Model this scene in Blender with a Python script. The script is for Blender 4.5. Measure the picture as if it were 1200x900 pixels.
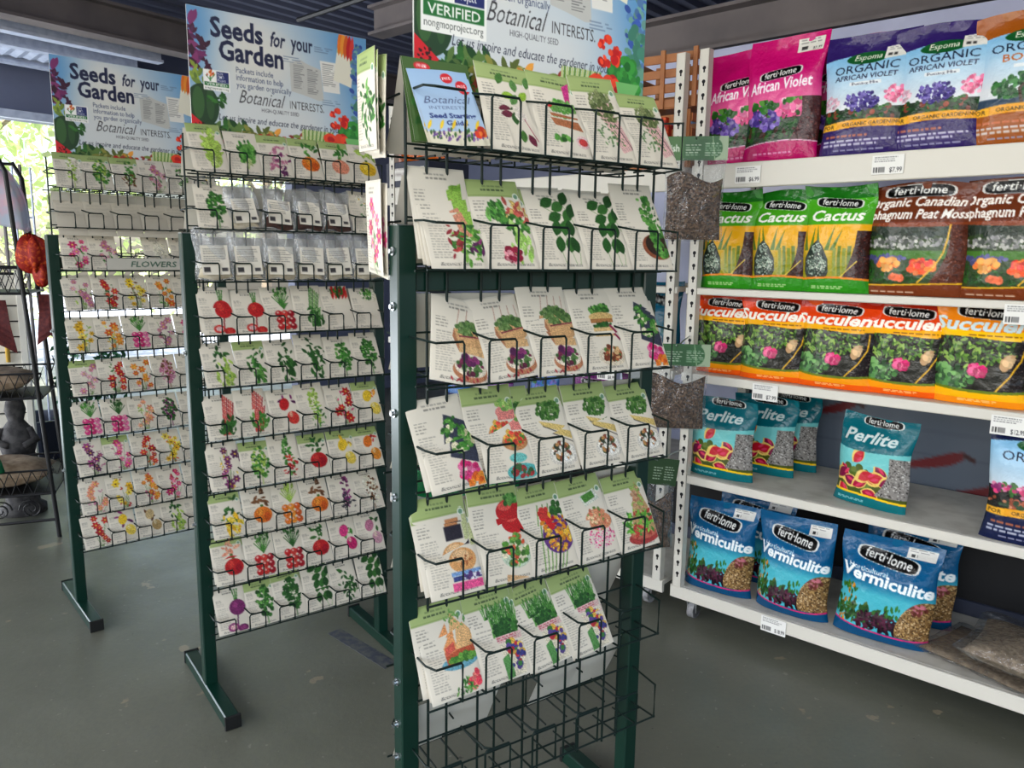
import bpy, math, random
import numpy as np
from mathutils import Matrix, Vector

for _o in list(bpy.data.objects): bpy.data.objects.remove(_o)
SC = bpy.context.scene
COL = SC.collection
RD = math.radians

# ------------------------------------------------------------------ camera
PITCH, ROLL, CAM_H, FPX = RD(9.43), RD(.887), 1.522, 895.0
Fw = Vector((0, math.cos(PITCH), -math.sin(PITCH)))
Up = Vector((0, math.sin(PITCH), math.cos(PITCH)))
Rt = Vector((1, 0, 0)) * math.cos(ROLL) + Up * math.sin(ROLL)
Vt = Up * math.cos(ROLL) - Vector((1, 0, 0)) * math.sin(ROLL)
cd = bpy.data.cameras.new('camera')
cam = bpy.data.objects.new('camera', cd); COL.objects.link(cam)
cd.sensor_width = 36; cd.lens = FPX / 1200 * 36; cd.clip_start = .02; cd.clip_end = 200
M = Matrix.Identity(4)
for i in range(3):
    M[i][0] = Rt[i]; M[i][1] = Vt[i]; M[i][2] = -Fw[i]
M[2][3] = CAM_H
cam.matrix_world = M
SC.camera = cam

# ------------------------------------------------------------------ world, sun, lamps, exposure
SC.view_settings.view_transform = 'Standard'; SC.view_settings.look = 'None'
SC.view_settings.gamma = 1; SC.view_settings.exposure = 0.4
try: SC.view_settings.use_curve_mapping = False
except Exception: pass
wd = bpy.data.worlds.new('sky'); SC.world = wd; wd.use_nodes = True
nt = wd.node_tree; nt.nodes.clear()
sky = nt.nodes.new('ShaderNodeTexSky'); sky.sky_type = 'NISHITA'; sky.sun_disc = False
sky.sun_elevation = RD(50); sky.sun_rotation = RD(250); sky.air_density = 1; sky.dust_density = 3
bg = nt.nodes.new('ShaderNodeBackground'); bg.inputs[1].default_value = .4
out = nt.nodes.new('ShaderNodeOutputWorld')
nt.links.new(sky.outputs[0], bg.inputs[0]); nt.links.new(bg.outputs[0], out.inputs[0])

def lamp(name, kind, energy, loc, target, size=None, color=(1, 1, 1)):
    l = bpy.data.lights.new(name, kind); l.energy = energy; l.color = color
    if kind == 'AREA': l.shape = 'RECTANGLE'; l.size, l.size_y = size
    if kind == 'SUN': l.angle = RD(1)
    o = bpy.data.objects.new(name, l); COL.objects.link(o); o.location = loc
    o.rotation_euler = (Vector(target) - Vector(loc)).to_track_quat('-Z', 'Y').to_euler()
    return o
lamp('sun', 'SUN', 13, (-14, 4, 16), (-6, 9, 0), color=(1, .96, .88))
lamp('doorway_fill', 'AREA', 88, (-1.6, -3.2, 2.1), (-.2, 2.6, 1.0), (5.0, 2.4), (1, .98, .95))  # added fill lamp behind the camera, standing for an unseen open doorway
lamp('side_daylight', 'AREA', 38, (-4.4, .6, 1.9), (.2, 2.6, 1.1), (3.0, 2.2), (.93, .97, 1))
lamp('ceiling_fill', 'AREA', 150, (-5.3, 4.2, .4), (-2.9, 5.4, 3.2), (2.5, 2.0), (.86, .93, 1))  # added uplight to brighten the ceiling, standing for daylight off the ground
for _i, (_x, _y) in enumerate(((-.9, .2), (.7, .9), (-.2, -1.0))):
    lamp('glint_strip', 'AREA', 8, (_x, _y, 2.98), (_x + .25, _y + .4, 0), (1.25, .06), (1, .98, .94))  # unseen overhead strip lamps, added for sharp glints on the plastic bags

# ------------------------------------------------------------------ materials
def mat(name, color=None, rough=.5, metal=0., attr=False, spec=.5, coat=0., alpha=None, trans=0., emit=None,
        noise=None, bump=None, ior=1.45):
    m = bpy.data.materials.new(name); m.use_nodes = True
    t = m.node_tree; b = t.nodes['Principled BSDF']
    b.inputs['Roughness'].default_value = rough; b.inputs['Metallic'].default_value = metal
    b.inputs['Specular IOR Level'].default_value = spec; b.inputs['Coat Weight'].default_value = coat
    b.inputs['Coat Roughness'].default_value = .12
    b.inputs['Transmission Weight'].default_value = trans; b.inputs['IOR'].default_value = ior
    if alpha is not None: b.inputs['Alpha'].default_value = alpha
    if color is not None: b.inputs['Base Color'].default_value = (*lin(color), 1)
    if attr:
        a = t.nodes.new('ShaderNodeAttribute'); a.attribute_name = 'Col'
        t.links.new(a.outputs['Color'], b.inputs['Base Color'])
    tc = None
    if noise or bump:
        tc = t.nodes.new('ShaderNodeTexCoord')
    if noise:  # (scale, colour2, lo, hi, detail)
        n = t.nodes.new('ShaderNodeTexNoise'); n.inputs['Scale'].default_value = noise[0]
        n.inputs['Detail'].default_value = noise[4] if len(noise) > 4 else 5
        r = t.nodes.new('ShaderNodeValToRGB'); r.color_ramp.elements[0].position = noise[2]; r.color_ramp.elements[1].position = noise[3]
        r.color_ramp.elements[0].color = (*lin(color), 1); r.color_ramp.elements[1].color = (*lin(noise[1]), 1)
        t.links.new(tc.outputs['Object'], n.inputs['Vector']); t.links.new(n.outputs['Fac'], r.inputs[0])
        t.links.new(r.outputs[0], b.inputs['Base Color'])
    if bump:  # (scale, strength, distance)
        n = t.nodes.new('ShaderNodeTexNoise'); n.inputs['Scale'].default_value = bump[0]; n.inputs['Detail'].default_value = 4
        bp = t.nodes.new('ShaderNodeBump'); bp.inputs['Strength'].default_value = bump[1]; bp.inputs['Distance'].default_value = bump[2]
        t.links.new(tc.outputs['Object'], n.inputs['Vector']); t.links.new(n.outputs['Fac'], bp.inputs['Height'])
        t.links.new(bp.outputs[0], b.inputs['Normal'])
    if emit: b.inputs['Emission Color'].default_value = (*lin(emit[0]), 1); b.inputs['Emission Strength'].default_value = emit[1]
    return m
def lin(c):
    c = [x / 255. for x in c]
    return tuple(x / 12.92 if x <= .04045 else ((x + .055) / 1.055) ** 2.4 for x in c)

MT = dict(
    green=mat('dark_green_enamel', (6, 42, 32), .3, bump=(60, .05, .001)),
    wire=mat('dark_green_wire', (8, 28, 24), .5, spec=.3),
    black=mat('black_iron', (16, 16, 18), .5),
    cap=mat('black_plastic_cap', (14, 14, 14), .6),
    steel=mat('zinc_bolt', (180, 184, 186), .3, 1.),
    white=mat('white_enamel_steel', (212, 208, 197), .4, bump=(90, .05, .001)),
    deck=mat('scuffed_white_shelf', (204, 200, 189), .5, noise=(14, (180, 175, 163), .45, .75), bump=(30, .08, .001)),
    slot=mat('dark_slot', (20, 20, 22), .8),
    print=mat('printed_paper', None, .55, attr=True, spec=.35),
    gloss=mat('printed_plastic_bag', None, .2, attr=True, spec=.42, coat=.0, bump=(22, .75, .01)),
    sign=mat('printed_sign_board', None, .4, attr=True),
    paper=mat('white_packet_back', (214, 209, 196), .6, noise=(9, (205, 200, 186), .3, .7)),
    clear=mat('clear_plastic', (235, 238, 240), .15, alpha=.32, spec=.8, coat=.3, bump=(25, .5, .006)),
    bag=mat('hazy_plastic_bag', (225, 228, 230), .12, alpha=.22, spec=.9, coat=.4, bump=(18, .8, .01)),
    soil=mat('brown_soil', (52, 38, 28), .9, noise=(120, (120, 92, 70), .4, .7, 8), bump=(140, 1., .004)),
    tansoil=mat('tan_soil', (112, 96, 78), .75, noise=(60, (156, 138, 114), .4, .7, 8), bump=(120, .7, .003)),
    seedfill=mat('pale_seed_fill', (206, 198, 180), .8, noise=(60, (190, 178, 152), .4, .6)),
    darkfill=mat('dark_bulb_fill', (52, 34, 32), .8, noise=(60, (80, 54, 46), .4, .6)),
    beam=mat('painted_roof_beam', (112, 104, 102), .55, noise=(3, (94, 88, 88), .4, .7)),
    galv=mat('galvanised_steel', (206, 214, 232), .35, .15, noise=(20, (180, 190, 212), .4, .7)),
    roofdark=mat('navy_roof_sheet', (98, 102, 122), .5, noise=(1.5, (84, 88, 108), .3, .7)),
    wallblue=mat('grey_blue_wall_panel', (112, 118, 142), .5, noise=(2, (98, 104, 128), .3, .7)),
    lav=mat('pale_lavender_wall_panel', (196, 200, 226), .25, noise=(3, (182, 187, 214), .35, .7), bump=(8, .4, .01)),
    banner=mat('grey_vinyl_banner', None, .45, attr=True, bump=(6, .3, .01)),
    wood=mat('honey_wood', (178, 116, 66), .5, noise=(12, (146, 88, 48), .3, .7)),
    leaf=mat('outdoor_leaf', (190, 212, 130), .6, noise=(.6, (232, 236, 176), .35, .65)),
    bark=mat('tree_bark', (120, 108, 92), .9),
    ground=mat('sunlit_pavement', (176, 180, 188), .8, noise=(1.2, (160, 166, 178), .4, .6)),
    boards=mat('cream_slatwall', (206, 200, 186), .5),
    redcloth=mat('red_glitter_cloth', (150, 24, 14), .6, noise=(60, (226, 96, 30), .5, .7), bump=(40, .6, .01)),
    darkred=mat('maroon_bunting_cloth', (70, 18, 22), .8, noise=(60, (96, 34, 30), .4, .7)),
    tanbag=mat('tan_burlap_sack', (168, 148, 124), .8, noise=(30, (134, 112, 90), .35, .65), bump=(25, .4, .01)),
    pink=mat('pink_net_fabric', (244, 206, 222), .7, alpha=.6, noise=(14, (210, 222, 240), .4, .6)),
    greenplas=mat('green_plastic_bag', (24, 128, 74), .25, noise=(9, (14, 88, 54), .4, .6), coat=.4, bump=(14, .8, .02)),
    blueplas=mat('pale_blue_plastic_lid', (140, 176, 216), .4),
    yellow=mat('yellow_cane', (206, 164, 70), .5),
    stone=mat('grey_garden_statue', (84, 82, 82), .9, noise=(30, (60, 58, 60), .4, .6)),
    rubber=mat('grey_caster_wheel', (150, 150, 152), .35, noise=(20, (90, 90, 92), .45, .6)),
    glass=mat('window_glass', (230, 240, 250), .05, trans=1., ior=1.05),
    tray=mat('dark_blue_tray', (44, 50, 68), .5),
)
# painted concrete floor with worn patches
def floor_mat():
    m = bpy.data.materials.new('painted_concrete_floor'); m.use_nodes = True
    t = m.node_tree; b = t.nodes['Principled BSDF']; tc = t.nodes.new('ShaderNodeTexCoord')
    def noise(sc, det, rough=.6):
        n = t.nodes.new('ShaderNodeTexNoise'); n.inputs['Scale'].default_value = sc; n.inputs['Detail'].default_value = det
        n.inputs['Roughness'].default_value = rough; t.links.new(tc.outputs['Object'], n.inputs['Vector']); return n.outputs['Fac']
    def ramp(src, p0, c0, p1, c1):
        r = t.nodes.new('ShaderNodeValToRGB'); e = r.color_ramp.elements
        e[0].position = p0; e[0].color = (*c0, 1); e[1].position = p1; e[1].color = (*c1, 1)
        t.links.new(src, r.inputs[0]); return r.outputs[0]
    def mix(f, a, c):
        x = t.nodes.new('ShaderNodeMix'); x.data_type = 'RGBA'
        t.links.new(f, x.inputs[0])
        for sock, v in ((6, a), (7, c)):
            if isinstance(v, tuple): x.inputs[sock].default_value = (*v, 1)
            else: t.links.new(v, x.inputs[sock])
        return x.outputs[2]
    base = ramp(noise(1.4, 6), .3, lin((90, 91, 78)), .7, lin((110, 111, 98)))
    fine = ramp(noise(60, 3), .4, (0, 0, 0), .7, (.35, .35, .35))
    c = mix(fine, base, lin((88, 90, 84)))
    spots = ramp(noise(5.2, 4, .55), .672, (0, 0, 0), .69, (.75, .75, .75))
    c = mix(spots, c, lin((146, 134, 112)))
    specks = ramp(noise(38, 2, .5), .7, (0, 0, 0), .73, (.7, .7, .7))
    c = mix(specks, c, lin((132, 130, 120)))
    pits = ramp(noise(26, 4, .6), .26, (.8, .8, .8), .3, (0, 0, 0))
    c = mix(pits, c, lin((48, 48, 44)))
    t.links.new(c, b.inputs['Base Color'])
    rr = t.nodes.new('ShaderNodeMapRange'); rr.inputs[3].default_value = .22; rr.inputs[4].default_value = .5
    t.links.new(noise(5, 5), rr.inputs[0]); t.links.new(rr.outputs[0], b.inputs['Roughness'])
    bp = t.nodes.new('ShaderNodeBump'); bp.inputs['Strength'].default_value = .25; bp.inputs['Distance'].default_value = .01
    t.links.new(noise(7, 8, .7), bp.inputs['Height']); t.links.new(bp.outputs[0], b.inputs['Normal'])
    b.inputs['Specular IOR Level'].default_value = .45
    return m
MT['floor'] = floor_mat()
def film(name, rough, lo, hi, haze, bump):
    m = bpy.data.materials.new(name); m.use_nodes = True; t = m.node_tree; t.nodes.clear(); N = t.nodes.new
    o = N('ShaderNodeOutputMaterial'); tr = N('ShaderNodeBsdfTransparent'); gl = N('ShaderNodeBsdfGlossy'); df = N('ShaderNodeBsdfDiffuse')
    tr.inputs[0].default_value = (.93, .94, .95, 1); gl.inputs['Roughness'].default_value = rough; df.inputs[0].default_value = (.8, .82, .84, 1)
    lw = N('ShaderNodeLayerWeight'); lw.inputs[0].default_value = .35; mr = N('ShaderNodeMapRange'); mr.inputs[3].default_value = lo; mr.inputs[4].default_value = hi
    tc = N('ShaderNodeTexCoord'); nz = N('ShaderNodeTexNoise'); nz.inputs['Scale'].default_value = bump[0]; nz.inputs['Detail'].default_value = 3
    bp = N('ShaderNodeBump'); bp.inputs['Strength'].default_value = bump[1]; bp.inputs['Distance'].default_value = bump[2]
    L = t.links.new; L(tc.outputs['Object'], nz.inputs['Vector']); L(nz.outputs['Fac'], bp.inputs['Height']); L(bp.outputs[0], gl.inputs['Normal']); L(bp.outputs[0], lw.inputs['Normal'])
    L(lw.outputs['Facing'], mr.inputs[0]); m1 = N('ShaderNodeMixShader'); m1.inputs[0].default_value = haze; L(tr.outputs[0], m1.inputs[1]); L(df.outputs[0], m1.inputs[2])
    m2 = N('ShaderNodeMixShader'); L(mr.outputs[0], m2.inputs[0]); L(m1.outputs[0], m2.inputs[1]); L(gl.outputs[0], m2.inputs[2]); L(m2.outputs[0], o.inputs[0]); return m
MT['bag'] = film('clear_plastic_bag', .14, .035, .5, .02, (28, 1., .02))
MT['clear'] = film('hazy_seed_pouch', .2, .1, .6, .2, (30, 1., .015))

# ------------------------------------------------------------------ mesh and object helpers
class MB:
    def __init__(s): s.v = []; s.f = []; s.n = 0
    def add(s, vs, fs):
        s.v += [tuple(p) for p in vs]; s.f += [tuple(i + s.n for i in f) for f in fs]; s.n += len(vs); return s
    def box(s, x0, x1, y0, y1, z0, z1, M=None):
        vs = [Vector(p) for p in ((x0, y0, z0), (x1, y0, z0), (x1, y1, z0), (x0, y1, z0), (x0, y0, z1), (x1, y0, z1), (x1, y1, z1), (x0, y1, z1))]
        if M: vs = [M @ p for p in vs]
        return s.add(vs, [(0, 3, 2, 1), (4, 5, 6, 7), (0, 1, 5, 4), (1, 2, 6, 5), (2, 3, 7, 6), (3, 0, 4, 7)])
    def bbox(s, x0, x1, y0, y1, z0, z1, b=.003):   # box with chamfered edges (octagonal section along its longest axis)
        L = [x1 - x0, y1 - y0, z1 - z0]; ax = L.index(max(L)); o = [(1, 2), (2, 0), (0, 1)][ax]
        lo = (x0, y0, z0); hi = (x1, y1, z1); a, c = o
        pr = [(lo[a] + b, lo[c]), (hi[a] - b, lo[c]), (hi[a], lo[c] + b), (hi[a], hi[c] - b), (hi[a] - b, hi[c]), (lo[a] + b, hi[c]), (lo[a], hi[c] - b), (lo[a], lo[c] + b)]
        vs = []
        for e in (lo[ax], hi[ax]):
            for p, q in pr:
                v = [0, 0, 0]; v[ax] = e; v[a] = p; v[c] = q; vs.append(v)
        fs = [tuple(range(7, -1, -1)), tuple(range(8, 16))] + [(i, (i + 1) % 8, 8 + (i + 1) % 8, 8 + i) for i in range(8)]
        return s.add(vs, fs)
    def tube(s, pts, r, k=6, close=False):
        pts = [Vector(p) for p in pts]; n = len(pts); base = len(s.v); vs = []; fs = []
        ref = None
        for i, p in enumerate(pts):
            a = pts[i - 1] if (i > 0 or close) else p; b = pts[(i + 1) % n] if (i < n - 1 or close) else p
            t = (b - a); t = t.normalized() if t.length > 1e-9 else Vector((0, 0, 1))
            if ref is None: ref = Vector((0, 0, 1)) if abs(t.z) < .9 else Vector((1, 0, 0))
            u = t.cross(ref); u = u.normalized() if u.length > 1e-6 else t.orthogonal().normalized()
            w = t.cross(u); ref = u.cross(t) if False else ref
            sc = 1.
            if 0 < i < n - 1:
                d1 = (p - pts[i - 1]).normalized(); d2 = (pts[i + 1] - p).normalized(); sc = 1 / max(.6, math.sqrt(max(.01, (1 + d1.dot(d2)) / 2)))
            rr = r[i] if isinstance(r, (list, tuple)) else r
            for j in range(k):
                an = 2 * math.pi * j / k; vs.append(p + (u * math.cos(an) + w * math.sin(an)) * rr * (sc if sc < 1.3 else 1.3))
        m = n if close else n - 1
        for i in range(m):
            for j in range(k):
                a = i * k + j; b = i * k + (j + 1) % k; c = ((i + 1) % n) * k + (j + 1) % k; d = ((i + 1) % n) * k + j
                fs.append((a, b, c, d))
        if not close: fs += [tuple(range(k - 1, -1, -1)), tuple((n - 1) * k + j for j in range(k))]
        return s.add(vs, fs)
    def cyl(s, p0, p1, r, k=12): return s.tube([p0, p1], r, k)
    def lathe(s, prof, k=16, loc=(0, 0, 0)):
        vs = []; fs = []; n = len(prof)
        for r, z in prof:
            for j in range(k): a = 2 * math.pi * j / k; vs.append((loc[0] + r * math.cos(a), loc[1] + r * math.sin(a), loc[2] + z))
        for i in range(n - 1):
            for j in range(k): fs.append((i * k + j, i * k + (j + 1) % k, (i + 1) * k + (j + 1) % k, (i + 1) * k + j))
        fs += [tuple(range(k - 1, -1, -1)), tuple((n - 1) * k + j for j in range(k))]
        return s.add(vs, fs)
    def mesh(s, name, m, smooth=False):
        me = bpy.data.meshes.new(name); me.from_pydata(s.v, [], s.f); me.materials.append(m)
        if smooth: me.polygons.foreach_set('use_smooth', [True] * len(me.polygons))
        me.update(); return me
    def build(s, name, m, parent=None, smooth=False):
        return obj(name, s.mesh(name, m, smooth), parent)
def obj(name, me, parent=None):
    o = bpy.data.objects.new(name, me); COL.objects.link(o); o.parent = parent; return o
def tag(o, label=None, cat=None, group=None, kind=None):
    if label: o['label'] = label
    if cat: o['category'] = cat
    if group: o['group'] = group
    if kind: o['kind'] = kind
    return o
def empty(name, label, cat, loc=(0, 0, 0), rz=0., group=None):
    o = bpy.data.objects.new(name, None); COL.objects.link(o); o.location = loc; o.rotation_euler = (0, 0, rz)
    o.empty_display_size = .1
    return tag(o, label, cat, group)
def struct(name, mb, m): return tag(mb.build(name, m), kind='structure')
ORD = ['first', 'second', 'third', 'fourth', 'fifth', 'sixth', 'seventh', 'eighth', 'ninth', 'tenth']
def frame(x, y, yaw): return Matrix.Translation((x, y, 0)) @ Matrix.Rotation(RD(yaw), 4, 'Z')
def place(o, M):
    l, q, s = M.decompose(); o.location = l; o.rotation_euler = q.to_euler()

# ------------------------------------------------------------------ flat print: a painted grid of coloured vertices
_tc = {}
def glyphs(text, bold, shear):
    k = (text, bold, shear)
    if k in _tc: return _tc[k]
    c = bpy.data.curves.new('t', 'FONT'); c.body = text; c.size = 1; c.offset = bold; c.shear = shear; c.resolution_u = 2
    o = bpy.data.objects.new('t', c); me = o.to_mesh()
    me.calc_loop_triangles()
    v = np.array([p.co[:2] for p in me.vertices]) if len(me.vertices) else np.zeros((0, 2))
    t = np.array([q.vertices[:] for q in me.loop_triangles], dtype=int).reshape(-1, 3)
    o.to_mesh_clear(); bpy.data.objects.remove(o); bpy.data.curves.remove(c)
    _tc[k] = (v, t); return _tc[k]
class Cv:
    """u across 0..1, v DOWN 0..1; sizes of blobs in widths."""
    def __init__(s, w, h, nx, bg=(232, 227, 215), seed=0, ss=2):
        s.w, s.h = w, h; s.nx = nx; s.ny = max(4, int(round(nx * h / w))); s.ss = ss
        s.X = s.nx * ss; s.Y = s.ny * ss; s.a = np.zeros((s.Y, s.X, 3), np.float32); s.a[:] = bg
        s.rs = np.random.RandomState(seed); s.clip = None; s.k = 1.
    def T(s, u, v): return (.64 + (u - .64) * s.k, .58 + (v - .58) * s.k)
    def _set(s, y0, y1, x0, x1, m, col, al=1.):
        if s.clip is not None: m = m & s.clip[y0:y1, x0:x1]
        reg = s.a[y0:y1, x0:x1]; reg[m] = reg[m] * (1 - al) + np.array(col, np.float32) * al
    def grid(s):
        yy, xx = np.mgrid[0:s.Y, 0:s.X]; return (xx + .5) / s.X, (yy + .5) / s.Y
    def polyp(s, P, col, al=1.):
        x0, y0 = np.floor(P.min(0)).astype(int); x1, y1 = np.ceil(P.max(0)).astype(int) + 1
        x0 = max(0, x0); y0 = max(0, y0); x1 = min(s.X, x1); y1 = min(s.Y, y1)
        if x1 <= x0 or y1 <= y0: return
        yy, xx = np.mgrid[y0:y1, x0:x1]; xx = xx + .5; yy = yy + .5; m = np.zeros(xx.shape, bool)
        n = len(P)
        for i in range(n):
            xa, ya = P[i]; xb, yb = P[(i + 1) % n]
            if ya == yb: continue
            m ^= ((ya > yy) != (yb > yy)) & (xx < (xb - xa) * (yy - ya) / (yb - ya) + xa)
        s._set(y0, y1, x0, x1, m, col, al)
    def poly(s, pts, col, al=1.):
        pts = [s.T(*p) for p in pts]; s.polyp(np.array([(p[0] * s.X, p[1] * s.Y) for p in pts], float), col, al); return s
    def rect(s, u0, v0, u1, v1, col, al=1.): return s.poly([(u0, v0), (u1, v0), (u1, v1), (u0, v1)], col, al)
    def ell(s, u, v, ru, rv, col, rot=0., al=1.):
        u, v = s.T(u, v); cx, cy = u * s.X, v * s.Y; a, b = ru * s.X * s.k, rv * s.X * s.k; R = max(a, b) + 1
        x0 = max(0, int(cx - R)); x1 = min(s.X, int(cx + R) + 1); y0 = max(0, int(cy - R)); y1 = min(s.Y, int(cy + R) + 1)
        if x1 <= x0 or y1 <= y0: return s
        yy, xx = np.mgrid[y0:y1, x0:x1]; dx = xx + .5 - cx; dy = yy + .5 - cy; c, d = math.cos(rot), math.sin(rot)
        m = ((dx * c + dy * d) / a) ** 2 + ((-dx * d + dy * c) / b) ** 2 < 1
        s._set(y0, y1, x0, x1, m, col, al); return s
    def line(s, pts, wd, col, al=1.):
        pts = [s.T(*p) for p in pts]; wd = wd * s.k
        for (a, b) in zip(pts[:-1], pts[1:]):
            p = np.array((a[0] * s.X, a[1] * s.Y)); q = np.array((b[0] * s.X, b[1] * s.Y)); d = q - p; L = np.hypot(*d) + 1e-6
            n = np.array((-d[1], d[0])) / L * wd * s.X / 2; e = d / L * wd * s.X * .3
            s.polyp(np.array([p + n - e, q + n + e, q - n + e, p - n - e]), col, al)
        return s
    def leaf(s, u, v, L, wd, rot, col):
        u, v = s.T(u, v); L = L * s.k; wd = wd * s.k; t = np.linspace(0, 1, 7); y = np.sin(t * math.pi) ** .8 * wd / 2 * s.X; x = t * L * s.X
        P = np.concatenate([np.stack([x, y], 1), np.stack([x[::-1], -y[::-1]], 1)]); c, d = math.cos(rot), math.sin(rot)
        P = P @ np.array([[c, d], [-d, c]]) + np.array((u * s.X, v * s.Y)); s.polyp(P, col); return s
    def text(s, tx, u, v, size, col, bold=0., shear=0., al='l', rot=0., sx=1., fit=None, arch=0.):
        """v = baseline; size = font size as part of the height; fit = width in u to fill"""
        V, T = glyphs(tx, bold, shear)
        if len(T) == 0: return s
        V = V * size * s.h / s.w * s.X; V = V * np.array([sx, 1.])
        w = V[:, 0].max() - V[:, 0].min()
        if fit: k = fit * s.X / w; V = V * np.array([k, 1.]); w = fit * s.X
        x = V[:, 0] - V[:, 0].min()
        if al == 'c': x = x - w / 2
        y = -V[:, 1] - arch * s.Y * (1 - ((x - (0 if al == 'c' else w / 2)) / (w / 2)) ** 2)
        c, d = math.cos(rot), math.sin(rot)
        P = np.stack([x * c - y * d + u * s.X, x * d + y * c + v * s.Y], 1)
        for t in T:
            q = P[t]; x0, y0 = np.floor(q.min(0) - .5).astype(int); x1, y1 = np.ceil(q.max(0) + .5).astype(int)
            x0 = max(0, x0); y0 = max(0, y0); x1 = min(s.X, x1); y1 = min(s.Y, y1)
            if x1 <= x0 or y1 <= y0: continue
            yy, xx = np.mgrid[y0:y1, x0:x1]; xx = xx + .5; yy = yy + .5; sg = []
            for i in range(3):
                a, b = q[i], q[(i + 1) % 3]; sg.append((b[0] - a[0]) * (yy - a[1]) - (b[1] - a[1]) * (xx - a[0]))
            m = ((sg[0] >= 0) & (sg[1] >= 0) & (sg[2] >= 0)) | ((sg[0] <= 0) & (sg[1] <= 0) & (sg[2] <= 0))
            s._set(y0, y1, x0, x1, m, col)
        return s
    def bars(s, u0, v0, u1, v1, n, col, th=.45, al=.8):
        """lines of print too small to read"""
        st = (v1 - v0) / n
        for i in range(n):
            e = u1 - (u1 - u0) * s.rs.uniform(0, .3); x = u0
            while x < e:
                L = s.rs.uniform(.03, .09); s.rect(x, v0 + i * st, min(e, x + L), v0 + (i + th) * st, col, al); x += L + .018
        return s
    def blobs(s, n, box, r, cols, shape='e', rot=None):
        for _ in range(n):
            u = s.rs.uniform(box[0], box[2]); v = s.rs.uniform(box[1], box[3]); q = r * s.rs.uniform(.6, 1.25)
            c = np.array(cols[s.rs.randint(len(cols))]) * s.rs.uniform(.88, 1.12)
            a = s.rs.uniform(0, 6.28) if rot is None else rot + s.rs.uniform(-.5, .5)
            c = np.clip(c, 0, 255)
            if shape == 'e': s.ell(u, v, q, q * s.rs.uniform(.6, 1), c, a)
            else: s.leaf(u, v, q * 2.2, q * .9, a, c)
        return s
    def fblobs(s, n, cu, cv, ru, rv, r, cols, shape='e', rot=None):
        for _ in range(n):
            a = s.rs.uniform(0, 6.28); k = math.sqrt(s.rs.uniform(0, 1)); u = cu + ru * k * math.cos(a); v = cv + rv * k * math.sin(a)
            s.blobs(1, (u, v, u, v), r, cols, shape, rot)
        return s
    def tint(s, f):
        u, v = s.grid(); s.a *= f(u, v)[..., None]; return s
    def out(s):
        a = s.a.reshape(s.ny, s.ss, s.nx, s.ss, 3).mean((1, 3)) / 255.; a = np.clip(a, 0, 1)
        return np.where(a <= .04045, a / 12.92, ((a + .055) / 1.055) ** 2.4)

def raw_mesh(name, parts, m, smooth=True):
    """parts: list of (verts Nx3, quads Mx4, colours Nx3)"""
    V = np.concatenate([p[0] for p in parts]).astype(np.float32); C = np.concatenate([p[2] for p in parts]).astype(np.float32)
    off = 0; Q = []
    for p in parts: Q.append(p[1] + off); off += len(p[0])
    Q = np.concatenate(Q).astype(np.int32); me = bpy.data.meshes.new(name)
    me.vertices.add(len(V)); me.vertices.foreach_set('co', V.ravel())
    me.loops.add(Q.size); me.loops.foreach_set('vertex_index', Q.ravel())
    me.polygons.add(len(Q)); me.polygons.foreach_set('loop_start', np.arange(0, Q.size, 4, dtype=np.int32))
    me.polygons.foreach_set('loop_total', np.full(len(Q), 4, np.int32))
    me.update(calc_edges=True)
    if smooth: me.polygons.foreach_set('use_smooth', np.ones(len(Q), bool))
    at = me.color_attributes.new('Col', 'FLOAT_COLOR', 'POINT')
    at.data.foreach_set('color', np.concatenate([C, np.ones((len(C), 1), np.float32)], 1).ravel())
    me.materials.append(m); me.validate(); return me
def gquads(nx, ny, flip=False):
    i, j = np.meshgrid(np.arange(nx - 1), np.arange(ny - 1)); a = (j * nx + i).ravel()
    q = np.stack([a, a + nx, a + nx + 1, a + 1], 1)   # v runs down: faces -Y
    return q[:, ::-1] if flip else q
def wob(u, v, seed, k=8, f=6):
    rs = np.random.RandomState(seed); r = 0
    for _ in range(k):
        a, b = rs.uniform(-f, f, 2); r = r + np.sin(a * u * 6.28 / 2 + b * v * 6.28 / 2 + rs.uniform(0, 6.28))
    return r / k
def flat_panel(name, cv, th, m, edge=(200, 200, 195)):
    nx, ny = cv.nx, cv.ny; u, v = np.meshgrid(np.linspace(0, 1, nx), np.linspace(0, 1, ny))
    V = np.stack([(u - .5) * cv.w, np.full_like(u, -th / 2), (1 - v) * cv.h], -1).reshape(-1, 3)
    C = cv.out().reshape(-1, 3); e = np.array([lin(edge)] * 8); w, h = cv.w / 2, cv.h; t = th / 2
    B = np.array([(-w, -t + .0001, 0), (w, -t + .0001, 0), (w, t, 0), (-w, t, 0), (-w, -t + .0001, h), (w, -t + .0001, h), (w, t, h), (-w, t, h)])
    Q = np.array([(0, 3, 2, 1), (4, 5, 6, 7), (1, 2, 6, 5), (2, 3, 7, 6), (3, 0, 4, 7)])
    return raw_mesh(name, [(V, gquads(nx, ny), C), (B, Q, e)], m, False)
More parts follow.
